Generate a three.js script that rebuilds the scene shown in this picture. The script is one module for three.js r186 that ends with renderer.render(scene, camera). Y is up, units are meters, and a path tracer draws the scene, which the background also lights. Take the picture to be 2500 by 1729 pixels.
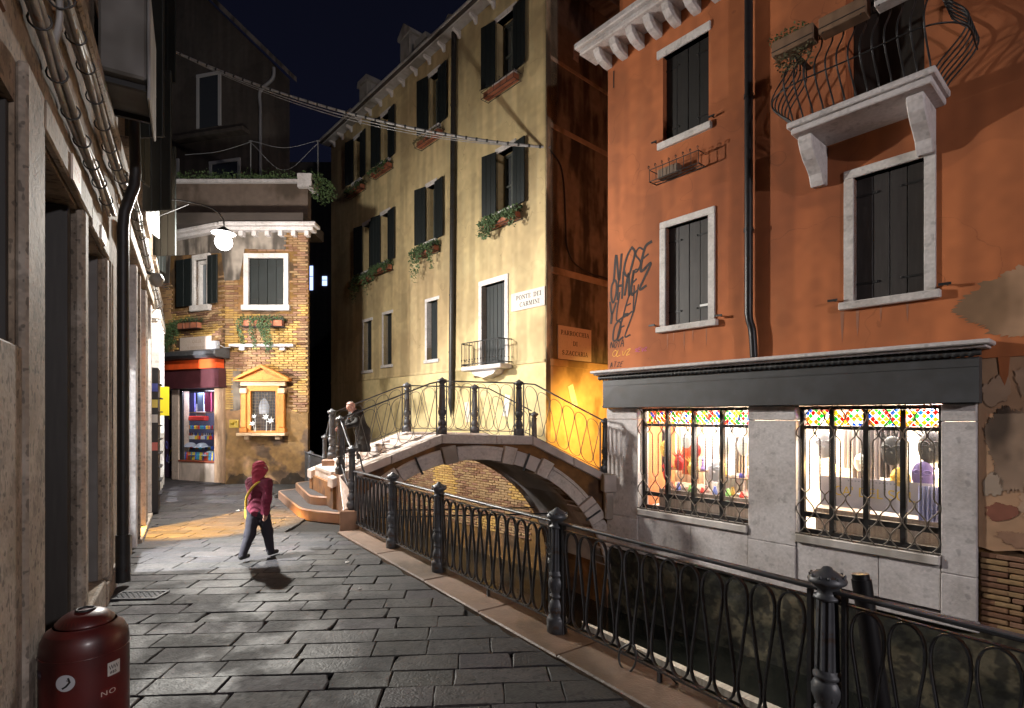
import * as THREE from 'three';
import { mergeGeometries } from 'three/addons/utils/BufferGeometryUtils.js';
import { MarchingCubes } from 'three/addons/objects/MarchingCubes.js';
import { RectAreaLightUniformsLib } from 'three/addons/lights/RectAreaLightUniformsLib.js';

// ---------------------------------------------------------------- camera, sky, moon, exposure
const scene = new THREE.Scene();
const renderer = new THREE.WebGLRenderer();
renderer.toneMapping = THREE.LinearToneMapping;
renderer.toneMappingExposure = 1.0;
renderer.shadowMap.enabled = true;
RectAreaLightUniformsLib.init();
const camera = new THREE.PerspectiveCamera(66.72, 2500 / 1729, 0.05, 900);
camera.position.set(0, 1.85, 0);
camera.lookAt(0, 1.85, -10);
camera.setViewOffset(2500, 1729, 0, -150.5, 2500, 1729);       // shift lens: the horizon lies below the middle
camera.updateProjectionMatrix();
{
  const w = 64, h = 32, data = new Float32Array(w * h * 4);      // clear night air, a little bluer low down
  for (let j = 0; j < h; j++) for (let i = 0; i < w; i++) {
    const e = Math.max(0, (j + 0.5) / h * 2 - 1), k = (j * w + i) * 4, g = Math.pow(1 - e, 2.2);
    data[k] = 0.0022 + 0.0030 * g; data[k + 1] = 0.0023 + 0.0040 * g; data[k + 2] = 0.0044 + 0.0125 * g; data[k + 3] = 1;
  }
  const t = new THREE.DataTexture(data, w, h, THREE.RGBAFormat, THREE.FloatType);
  t.mapping = THREE.EquirectangularReflectionMapping; t.magFilter = THREE.LinearFilter; t.needsUpdate = true;
  scene.background = t; scene.environment = t;
}
const moon = new THREE.DirectionalLight(new THREE.Color(0.7, 0.8, 1), 0.05);
moon.position.set(30, 45, 40); moon.castShadow = true; moon.shadow.mapSize.set(2048, 2048);
Object.assign(moon.shadow.camera, { left: -25, right: 25, top: 25, bottom: -25, near: 1, far: 140 });
scene.add(moon, moon.target);

// ---------------------------------------------------------------- helpers
let seed = 20240611;
const rnd = () => { seed |= 0; seed = seed + 0x6D2B79F5 | 0; let t = Math.imul(seed ^ seed >>> 15, 1 | seed); t = t + Math.imul(t ^ t >>> 7, 61 | t) ^ t; return ((t ^ t >>> 14) >>> 0) / 4294967296; };
const rr = (a, b) => a + (b - a) * rnd();
const clamp = (x, a, b) => Math.max(a, Math.min(b, x)), mix = (a, b, t) => a + (b - a) * t, sm = (a, b, x) => { const t = clamp((x - a) / (b - a), 0, 1); return t * t * (3 - 2 * t); };
const V = (x, y, z) => new THREE.Vector3(x, y, z);
const used = {};
function numbered(n) { used[n] = (used[n] || 0) + 1; return used[n] === 1 ? n : n + '_' + String(used[n] - 1).padStart(3, '0'); }
// a frame: origin (x, depth), unit direction of its local x in (x, depth); local z points out of the wall
function frame(x, d, dx, dd) { const n = Math.hypot(dx, dd); return { x, z: -d, a: Math.atan2(dd / n, dx / n), cx: dx / n, cz: -dd / n }; }
const at = (F, u, v, w = 0) => V(F.x + F.cx * u - F.cz * w, v, F.z + F.cz * u + F.cx * w);
const RED = frame(1.82, 10.2, 0.855, -1), YEL = frame(0.78, 12.5, 0.906, -1), YSD = frame(0.78, 12.5, 1, 0.906), BRK = frame(-5.613, 14.8, 1, 0), BRL = frame(-7.913, 14.8, 2.41, -1.0), WS = 0.672;   // WS: the wing is narrower than the units it is laid out in
const LFT = frame(-3.99, 5.25, -0.595, 1), RAIL = frame(0.384, 4.58, 0.5767, -0.817), BRG = frame(-1.25, 9.82, 0.9924, 0.123), WORLD = frame(0, 0, 1, 0);

function finish(o) { o.traverse(c => { if (c.isMesh) { c.castShadow = true; c.receiveShadow = true; } }); return o; }
function thing(name, label, category, F, p = [0, 0, 0], group) {
  const o = new THREE.Group(); o.name = numbered(name); o.position.copy(at(F, ...p)); o.rotation.y = F.a; o.userData = { label, category };
  if (group) o.userData.group = group;
  scene.add(o); return o;
}
function structure(name, F = WORLD) { const o = new THREE.Group(); o.name = numbered(name); o.position.copy(at(F, 0, 0, 0)); o.rotation.y = F.a; o.userData = { kind: 'structure' }; scene.add(o); return o; }
function boxUV(g) {
  const p = g.attributes.position, n = g.attributes.normal, uv = new Float32Array(p.count * 2);
  for (let i = 0; i < p.count; i += 3) {
    let ax = 0, ay = 0, az = 0;
    for (let k = i; k < i + 3; k++) { ax += n.getX(k); ay += n.getY(k); az += n.getZ(k); }
    ax = Math.abs(ax); ay = Math.abs(ay); az = Math.abs(az);
    for (let k = i; k < i + 3; k++) {
      const x = p.getX(k), y = p.getY(k), z = p.getZ(k);
      if (ay > ax && ay > az) { uv[2 * k] = x; uv[2 * k + 1] = z; } else if (ax > az) { uv[2 * k] = z; uv[2 * k + 1] = y; } else { uv[2 * k] = x; uv[2 * k + 1] = y; }
    }
  }
  g.setAttribute('uv', new THREE.BufferAttribute(uv, 2)); return g;
}
function merge(list, keepUV) {
  const gs = (Array.isArray(list) ? list.flat(3) : [list]).map(g => { const q = g.index ? g.toNonIndexed() : g.clone(); for (const k of Object.keys(q.attributes)) if (!['position', 'normal', 'uv'].includes(k)) q.deleteAttribute(k); if (!q.attributes.normal) q.computeVertexNormals(); if (!keepUV) q.deleteAttribute('uv'); q.morphAttributes = {}; return q; });
  const g = gs.length > 1 ? mergeGeometries(gs) : gs[0];
  return keepUV ? g : boxUV(g);
}
function obj(name, geoms, mat, parent, keepUV) { const m = new THREE.Mesh(merge(geoms, keepUV), mat); m.name = name; parent.add(m); return m; }
function piece(name, geom, mat, parent, x, y, z, s) { const m = new THREE.Mesh(geom, mat); m.name = name; m.position.set(x, y, z); if (s) m.scale.set(...s); parent.add(m); return m; }
// a thing that is one mesh
function solo(name, label, category, F, p, geoms, mat, group, keepUV) { const t = obj(numbered(name), geoms, mat, scene, keepUV); t.position.copy(at(F, ...p)); t.rotation.y = F.a; t.userData = { label, category }; if (group) t.userData.group = group; return t; }
const bx = (x0, x1, y0, y1, z0, z1) => new THREE.BoxGeometry(x1 - x0, y1 - y0, z1 - z0).translate((x0 + x1) / 2, (y0 + y1) / 2, (z0 + z1) / 2);
function fromTris(t) { const g = new THREE.BufferGeometry(); g.setAttribute('position', new THREE.Float32BufferAttribute(t, 3)); g.computeVertexNormals(); return g; }
function cbox(x0, x1, y0, y1, z0, z1, c = 0.008) {            // box with chamfered edges
  const X = [x0, x1], Y = [y0, y1], Z = [z0, z1], t = [], s = [1, -1];
  const P = (i, j, k, f) => [X[i] + (f === 0 ? 0 : s[i] * c), Y[j] + (f === 1 ? 0 : s[j] * c), Z[k] + (f === 2 ? 0 : s[k] * c)];
  const cen = [(x0 + x1) / 2, (y0 + y1) / 2, (z0 + z1) / 2];
  const tri = (a, b, d) => { const u = [b[0] - a[0], b[1] - a[1], b[2] - a[2]], v = [d[0] - a[0], d[1] - a[1], d[2] - a[2]], n = [u[1] * v[2] - u[2] * v[1], u[2] * v[0] - u[0] * v[2], u[0] * v[1] - u[1] * v[0]]; const o = n[0] * (a[0] - cen[0]) + n[1] * (a[1] - cen[1]) + n[2] * (a[2] - cen[2]); o > 0 ? t.push(...a, ...b, ...d) : t.push(...a, ...d, ...b); };
  const quad = (a, b, d, e) => { tri(a, b, d); tri(a, d, e); };
  for (let i = 0; i < 2; i++) { quad(P(i, 0, 0, 0), P(i, 1, 0, 0), P(i, 1, 1, 0), P(i, 0, 1, 0)); quad(P(0, i, 0, 1), P(1, i, 0, 1), P(1, i, 1, 1), P(0, i, 1, 1)); quad(P(0, 0, i, 2), P(1, 0, i, 2), P(1, 1, i, 2), P(0, 1, i, 2)); }
  for (let i = 0; i < 2; i++) for (let j = 0; j < 2; j++) { quad(P(i, j, 0, 0), P(i, j, 1, 0), P(i, j, 1, 1), P(i, j, 0, 1)); quad(P(i, 0, j, 0), P(i, 1, j, 0), P(i, 1, j, 2), P(i, 0, j, 2)); quad(P(0, i, j, 1), P(1, i, j, 1), P(1, i, j, 2), P(0, i, j, 2)); for (let k = 0; k < 2; k++) tri(P(i, j, k, 0), P(i, j, k, 1), P(i, j, k, 2)); }
  return fromTris(t);
}
const cyl = (r0, r1, y0, y1, seg = 12, x = 0, z = 0) => new THREE.CylinderGeometry(r1, r0, y1 - y0, seg).translate(x, (y0 + y1) / 2, z);
const ball = (r, x, y, z, a = 12, b = 8) => new THREE.SphereGeometry(r, a, b).translate(x, y, z);
const lathe = (pts, seg = 16) => new THREE.LatheGeometry(pts.map(p => new THREE.Vector2(p[0], p[1])), seg);
const tube = (pts, r, seg = 24, rs = 6, smooth = true) => new THREE.TubeGeometry(smooth ? new THREE.CatmullRomCurve3(pts) : poly(pts), seg, r, rs);
function poly(pts) { const c = new THREE.CurvePath(); for (let i = 1; i < pts.length; i++) c.add(new THREE.LineCurve3(pts[i - 1], pts[i])); return c; }
function rod(a, b, r, seg = 6) { const d = b.clone().sub(a), g = new THREE.CylinderGeometry(r, r, d.length(), seg); g.applyQuaternion(new THREE.Quaternion().setFromUnitVectors(V(0, 1, 0), d.normalize())); const m = a.clone().add(b).multiplyScalar(0.5); return g.translate(m.x, m.y, m.z); }
// flat bar swept along points lying in the xy plane: t across the plane of the curve, w deep along z
function ribbon(pts, t, w) {
  const out = [], L = [], n = pts.length;
  for (let i = 0; i < n; i++) { const a = pts[Math.max(0, i - 1)], b = pts[Math.min(n - 1, i + 1)], dx = b[0] - a[0], dy = b[1] - a[1], l = Math.hypot(dx, dy) || 1; L.push([pts[i][0] - dy / l * t / 2, pts[i][1] + dx / l * t / 2, pts[i][0] + dy / l * t / 2, pts[i][1] - dx / l * t / 2, pts[i][2] || 0]); }
  const q = (a, b, c, d) => out.push(...a, ...b, ...c, ...a, ...c, ...d);
  for (let i = 0; i + 1 < n; i++) {
    const a = L[i], b = L[i + 1], za = a[4], zb = b[4], h = w / 2;
    const A = [[a[0], a[1], za + h], [a[2], a[3], za + h], [a[2], a[3], za - h], [a[0], a[1], za - h]], B = [[b[0], b[1], zb + h], [b[2], b[3], zb + h], [b[2], b[3], zb - h], [b[0], b[1], zb - h]];
    for (let k = 0; k < 4; k++) q(A[k], B[k], B[(k + 1) % 4], A[(k + 1) % 4]);
    if (i === 0) q(A[0], A[1], A[2], A[3]); if (i === n - 2) q(B[3], B[2], B[1], B[0]);
  }
  const g = fromTris(out); return orient(g);
}
function orient(g) { return g; }
const shape = pts => { const s = new THREE.Shape(); pts.forEach((p, i) => i ? s.lineTo(p[0], p[1]) : s.moveTo(p[0], p[1])); s.closePath(); return s; };
const hole = (x0, x1, y0, y1) => { const p = new THREE.Path(); p.moveTo(x0, y0); p.lineTo(x0, y1); p.lineTo(x1, y1); p.lineTo(x1, y0); p.closePath(); return p; };
function slab(pts, z0, z1, holes = [], bevel = 0) { const s = shape(pts); s.holes = holes; const g = new THREE.ExtrudeGeometry(s, { depth: z1 - z0 - 2 * bevel, bevelEnabled: bevel > 0, bevelSize: bevel, bevelThickness: bevel, bevelSegments: 1, bevelOffset: -bevel, curveSegments: 24 }); return g.translate(0, 0, z0 + bevel); }
const rect = (x0, x1, y0, y1) => [[x0, y0], [x1, y0], [x1, y1], [x0, y1]];
// horizontal slab from a plan outline given as (x, depth)
function plan(pts, y0, y1, bevel = 0) { const g = slab(pts, y0, y1, [], bevel); return g.rotateX(-Math.PI / 2); }

// ---------------------------------------------------------------- textures
const G = 64, lat = Array.from({ length: 12 }, () => { const a = new Float32Array(G * G); for (let i = 0; i < a.length; i++) a[i] = rnd(); return a; });
function vn(x, y, px, py, k) { const xi = Math.floor(x), yi = Math.floor(y), fx = x - xi, fy = y - yi, a = lat[k % 12], w = (v, p) => ((v % p) + p) % p, sx = fx * fx * (3 - 2 * fx), sy = fy * fy * (3 - 2 * fy), X0 = w(xi, px), X1 = w(xi + 1, px), Y0 = w(yi, py) * G, Y1 = w(yi + 1, py) * G; return mix(mix(a[Y0 + X0], a[Y0 + X1], sx), mix(a[Y1 + X0], a[Y1 + X1], sx), sy); }
function fbm(u, v, base, oct, k = 0, ry = 1) { let s = 0, a = 1, t = 0, p = base; for (let o = 0; o < oct; o++) { const px = Math.min(p, 64), py = Math.min(64, Math.max(1, Math.round(p * ry))); s += a * vn(u * px, v * py, px, py, k + o); t += a; a *= 0.5; p *= 2; } return s / t; }
function makeTex(n, size, f, data) {
  const d = new Uint8Array(n * n * 4);
  for (let j = 0; j < n; j++) for (let i = 0; i < n; i++) { const c = f(i / n, j / n), k = (j * n + i) * 4; if (Array.isArray(c)) { d[k] = clamp(c[0], 0, 1) * 255; d[k + 1] = clamp(c[1], 0, 1) * 255; d[k + 2] = clamp(c[2], 0, 1) * 255; } else d[k] = d[k + 1] = d[k + 2] = clamp(c, 0, 1) * 255; d[k + 3] = 255; }
  const t = new THREE.DataTexture(d, n, n); t.wrapS = t.wrapT = THREE.RepeatWrapping; t.magFilter = THREE.LinearFilter; t.minFilter = THREE.LinearMipmapLinearFilter; t.generateMipmaps = true; t.repeat.set(1 / size, 1 / size); if (!data) t.colorSpace = THREE.SRGBColorSpace; t.needsUpdate = true; return t;
}
const tint = (s, a, b) => [mix(a[0], b[0], s), mix(a[1], b[1], s), mix(a[2], b[2], s)];
const T = {
  plaster: makeTex(512, 3.1, (u, v) => { const s = fbm(u, v, 3, 6), e = fbm(u, v, 24, 3, 5), st = fbm(u, v, 4, 4, 3); return tint(sm(0.25, 0.75, s * 0.6 + e * 0.4), [0.88, 0.86, 0.84], [1, 1, 1]).map(c => c * (0.9 + 0.1 * st) * (0.94 + 0.06 * e)); }),
  stained: makeTex(512, 4.3, (u, v) => { const s = fbm(u, v, 4, 6), drip = fbm(u, v, 16, 4, 2, 0.25), m = sm(0.48, 0.66, s * 0.62 + drip * 0.38); return tint(m, [1, 1, 1], [0.74, 0.73, 0.70]).map(c => c * (0.86 + 0.14 * fbm(u, v, 32, 3, 7))); }),
  sooty: makeTex(512, 3.7, (u, v) => { const s = fbm(u, v, 3, 6, 1), drip = fbm(u, v, 20, 4, 4, 0.2), m = sm(0.40, 0.60, s * 0.55 + drip * 0.45); return tint(m, [1, 0.98, 0.95], [0.52, 0.50, 0.48]).map(c => c * (0.82 + 0.18 * fbm(u, v, 32, 3, 7))); }),
  stone: makeTex(512, 1.3, (u, v) => { const s = fbm(u, v, 4, 6, 2), e = fbm(u, v, 48, 3, 6), p = sm(0.62, 0.8, fbm(u, v, 16, 4, 8)); return tint(sm(0.2, 0.8, s), [0.87, 0.85, 0.83], [1, 0.99, 0.98]).map(c => c * (0.86 + 0.14 * e) * (1 - 0.12 * p)); }),
  paver: makeTex(512, 1.1, (u, v) => { const s = fbm(u, v, 6, 6, 4), e = fbm(u, v, 60, 3, 1), pit = sm(0.64, 0.78, fbm(u, v, 40, 2, 9)); return tint(s, [0.66, 0.66, 0.68], [1, 0.98, 0.95]).map(c => c * (0.78 + 0.22 * e) * (1 - 0.4 * pit)); }),
  gloss: makeTex(512, 1.7, (u, v) => 0.50 + 0.22 * sm(0.3, 0.7, fbm(u, v, 5, 5, 3)) + 0.12 * fbm(u, v, 48, 2, 5), true),
  fine: makeTex(512, 0.6, (u, v) => 0.5 * fbm(u, v, 12, 5, 2) + 0.5 * fbm(u, v, 50, 2, 6), true),
  rough: makeTex(512, 1.2, (u, v) => fbm(u, v, 6, 6, 3), true),
  wood: makeTex(512, 0.9, (u, v) => { const g = fbm(u, v, 40, 4, 2, 0.08), s = fbm(u, v, 4, 4, 5); return tint(g * 0.7 + s * 0.3, [0.6, 0.58, 0.56], [1, 1, 1]); }),
  metal: makeTex(256, 0.5, (u, v) => { const s = fbm(u, v, 8, 5, 2), r = 0.5 * sm(0.66, 0.76, fbm(u, v, 10, 5, 7)); return tint(r, [0.75 + 0.25 * s, 0.75 + 0.25 * s, 0.75 + 0.25 * s], [0.85, 0.55, 0.36]); }),
  algae: makeTex(512, 2.3, (u, v) => { const s = fbm(u, v, 5, 6, 1), d = fbm(u, v, 24, 4, 6), m = sm(0.4, 0.6, s); return tint(m, [0.42, 0.42, 0.36], [0.78, 0.74, 0.66]).map(c => c * (0.55 + 0.45 * sm(0.35, 0.6, d))); }),
  weather: makeTex(1024, 7.3, (u, v) => { const big = fbm(u, v, 3, 5, 2), st = fbm(u, v, 40, 4, 6, 0.06), pat = sm(0.50, 0.53, fbm(u, v, 4, 4, 9)), e = fbm(u, v, 64, 2, 3), salt = sm(0.60, 0.72, fbm(u, v, 30, 5, 7, 0.35)), cr = Math.abs(fbm(u, v, 6, 6, 11) - 0.5) < 0.0022 ? 1 : 0; return tint(sm(0.25, 0.75, big), [0.84, 0.81, 0.80], [1, 1, 1]).map((c, k) => (c * (0.88 + 0.12 * sm(0.3, 0.7, st)) * (1 - 0.07 * pat) * (0.90 + 0.10 * e) * (1 - 0.10 * cr)) * (1 - 0.12 * salt) + salt * [0.10, 0.11, 0.12][k]); }),
  fleck: makeTex(1024, 1.0, (u, v) => { const s = fbm(u, v, 5, 6, 5), f = sm(0.66, 0.72, fbm(u, v, 64, 3, 3, 0.4)), g = sm(0.58, 0.64, fbm(u, v, 14, 6, 8)); return tint(sm(0.3, 0.7, s), [0.88, 0.86, 0.84], [1, 1, 1]).map(c => c * (1 - 0.28 * f) * (1 - 0.12 * g) * (0.86 + 0.14 * fbm(u, v, 60, 2, 1))); }),
  mould: makeTex(512, 2.9, (u, v) => { const s = sm(0.42, 0.62, fbm(u, v, 5, 6, 7)), y = sm(0.45, 0.6, fbm(u, v, 7, 5, 3)), d = fbm(u, v, 30, 3, 2); return tint(y, tint(s, [0.58, 0.48, 0.39], [0.96, 0.78, 0.60]), [0.84, 0.68, 0.44]).map(c => c * (0.68 + 0.32 * d)); }),
};
const ripple = makeTex(512, 2.6, (u, v) => 0.6 * fbm(u, v, 5, 4, 4) + 0.4 * fbm(u, v, 14, 3, 8), true);

// ---------------------------------------------------------------- materials (linear base colours)
function mat(c, rough, o = {}) { const m = new THREE.MeshPhysicalMaterial({ roughness: rough, metalness: o.metal || 0 }); m.color.setRGB(...c); if (o.map) m.map = o.map; if (o.bump) { m.bumpMap = o.bump; m.bumpScale = o.h || 0.004; } if (o.rmap) m.roughnessMap = o.rmap; if (o.coat) { m.clearcoat = o.coat; m.clearcoatRoughness = o.coatR || 0.2; } if (o.trans) { m.transmission = o.trans; m.thickness = 0; m.ior = 1.5; } if (o.emit) { m.emissive.setRGB(...o.emit); m.emissiveIntensity = o.power || 1; } if (o.both) m.side = THREE.DoubleSide; return m; }
const M = {
  red: mat([0.54, 0.168, 0.056], 0.85, { map: T.weather, bump: T.rough, h: 0.004 }),
  peel: mat([0.47, 0.28, 0.165], 0.9, { map: T.stained, bump: T.rough, h: 0.006 }),
  yellow: mat([0.66, 0.51, 0.265], 0.88, { map: T.weather, bump: T.rough, h: 0.004 }),
  yellowStain: mat([0.66, 0.52, 0.265], 0.88, { map: T.stained, bump: T.rough, h: 0.004 }),
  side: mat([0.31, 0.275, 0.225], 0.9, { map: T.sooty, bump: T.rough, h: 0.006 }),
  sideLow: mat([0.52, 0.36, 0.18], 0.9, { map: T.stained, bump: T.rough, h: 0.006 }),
  left: mat([0.34, 0.265, 0.195], 0.88, { map: T.fleck, bump: T.rough, h: 0.006 }),
  leftStone: mat([0.40, 0.34, 0.28], 0.75, { map: T.fleck, bump: T.fine, h: 0.003 }),
  leftPanel: mat([0.16, 0.15, 0.145], 0.6, { map: T.plaster }),
  dark: mat([0.034, 0.029, 0.026], 0.55, { map: T.wood }),
  white: mat([0.70, 0.67, 0.66], 0.7, { map: T.stone, bump: T.fine, h: 0.002 }),
  istria: mat([0.68, 0.65, 0.66], 0.62, { map: T.stone, bump: T.fine, h: 0.003 }),
  sill: mat([0.66, 0.61, 0.58], 0.65, { map: T.stained, bump: T.fine, h: 0.003 }),
  bridge: mat([0.58, 0.48, 0.43], 0.72, { map: T.stained, bump: T.rough, h: 0.008 }),
  bridgeB: mat([0.62, 0.54, 0.50], 0.7, { map: T.stone, bump: T.rough, h: 0.006 }),
  spandrel: mat([0.38, 0.26, 0.17], 0.9, { map: T.mould, bump: T.rough, h: 0.012 }),
  step: mat([0.30, 0.165, 0.10], 0.55, { map: T.stained, rmap: T.gloss, bump: T.fine, h: 0.003 }),
  tread: mat([0.075, 0.072, 0.078], 0.6, { map: T.paver, bump: T.fine, h: 0.003 }),
  pave: [[0.049, 0.043, 0.044], [0.039, 0.034, 0.040], [0.066, 0.058, 0.054], [0.028, 0.026, 0.029], [0.054, 0.042, 0.050], [0.045, 0.041, 0.037], [0.076, 0.066, 0.065]].map(c => mat(c, 1, { map: T.paver, rmap: T.gloss, bump: T.fine, h: 0.005 })),
  joint: mat([0.03, 0.027, 0.024], 0.95, { map: T.paver }),
  kerb: [[0.23, 0.15, 0.105], [0.21, 0.145, 0.105], [0.25, 0.17, 0.125]].map(c => mat(c, 0.8, { map: T.stained, rmap: T.gloss, bump: T.fine, h: 0.004 })),
  iron: mat([0.105, 0.108, 0.118], 0.45, { metal: 0.2, map: T.metal, bump: T.fine, h: 0.0012 }),
  ironDark: mat([0.028, 0.027, 0.028], 0.5, { metal: 0.3, map: T.metal }),
  shutter: mat([0.009, 0.014, 0.014], 0.6, { map: T.wood }),
  shutterRed: mat([0.046, 0.039, 0.038], 0.55, { map: T.wood, bump: T.fine, h: 0.001 }),
  shutterTop: mat([0.016, 0.014, 0.013], 0.6, { map: T.wood }),
  fascia: mat([0.075, 0.078, 0.085], 0.5, { map: T.plaster, bump: T.fine, h: 0.001 }),
  lead: mat([0.10, 0.10, 0.105], 0.5, { metal: 0.4, map: T.metal }),
  roof: mat([0.06, 0.045, 0.038], 0.9, { map: T.stained }),
  terracotta: mat([0.36, 0.12, 0.06], 0.85, { map: T.plaster }),
  leaf: mat([0.060, 0.105, 0.028], 0.75, { trans: 0.25, both: true }), leafDry: mat([0.10, 0.085, 0.04], 0.85, { both: true }), stem: mat([0.05, 0.04, 0.02], 0.9),
  glass: mat([0.97, 0.98, 0.98], 0.04, { trans: 1 }),
  glassDim: mat([0.05, 0.055, 0.06], 0.08, { coat: 0.5 }),
  mortar: mat([0.32, 0.26, 0.17], 0.95, { map: T.mould, bump: T.rough, h: 0.01 }),
  cable: mat([0.42, 0.41, 0.40], 0.45, { map: T.metal }), cableDark: mat([0.03, 0.03, 0.03], 0.5),
};
const BRICK = [[0.26, 0.14, 0.075], [0.31, 0.185, 0.095], [0.21, 0.105, 0.06], [0.36, 0.235, 0.12], [0.29, 0.16, 0.10], [0.35, 0.225, 0.11]].map(c => mat(c, 0.92, { map: T.stone, bump: T.rough, h: 0.006 }));
const BRICKY = [[0.50, 0.31, 0.085], [0.43, 0.26, 0.085], [0.55, 0.36, 0.12]].map(c => mat(c, 0.92, { map: T.stone, bump: T.rough, h: 0.006 }));
const brickG = Array.from({ length: 4 }, (_, k) => merge(cbox(-0.117, 0.117, -0.0265, 0.0265, -0.03, 0.012 + k * 0.002, 0.007 + k * 0.002)));
// courses of single bricks on a wall: MOST of them parts, the rest joined
function bricks(parent, x0, x1, y0, y1, z, free, most, colour, name = 'brick') {
  const rest = BRICK.concat(BRICKY).map(() => []), all = [];
  for (let j = 0, y = y0 + 0.033; y < y1; y += 0.066, j++) for (let x = x0 + (j % 2 ? 0.125 : 0.25) - 0.125 + rr(-0.02, 0.02); x < x1; x += 0.25) {
    const cx = clamp(x, x0 + 0.12, x1 - 0.12); if (!free(cx, y)) continue;
    all.push([cx, y, Math.floor(rnd() * 4), colour(cx, y), rr(-0.006, 0.006)]);
  }
  const step = Math.max(1, all.length / most); let taken = -1;
  all.forEach((b, i) => {
    const m = b[3] < 6 ? BRICK[b[3]] : BRICKY[b[3] - 6];
    if (Math.floor(i / step) > taken) { taken = Math.floor(i / step); piece(name, brickG[b[2]], m, parent, b[0], b[1], z + b[4]); } else rest[b[3]].push(brickG[b[2]].clone().translate(b[0], b[1], z + b[4]));
  });
  rest.forEach((l, k) => { if (l.length) { const o = obj('brickwork', l, k < 6 ? BRICK[k] : BRICKY[k - 6], parent); o.userData.kind = 'stuff'; } });
}
// leaf clusters: little bent leaves along hanging or upright sprays
function leaves(n, place, size) {
  const t = [];
  for (let i = 0; i < n; i++) {
    const [x, y, z] = place(), s = size * rr(0.6, 1.3), q = new THREE.Quaternion().setFromEuler(new THREE.Euler(rr(-1.2, 1.2), rr(0, 6.28), rr(-1, 1)));
    const p = [[-0.5, 0, 0], [0, -0.1, 0.32], [0.5, 0.05, 0], [0, -0.1, -0.32]].map(a => V(a[0] * s, a[1] * s, a[2] * s).applyQuaternion(q).add(V(x, y, z)));
    for (const k of [0, 1, 2, 0, 2, 3]) t.push(p[k].x, p[k].y, p[k].z);
  }
  return fromTris(t);
}

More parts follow.
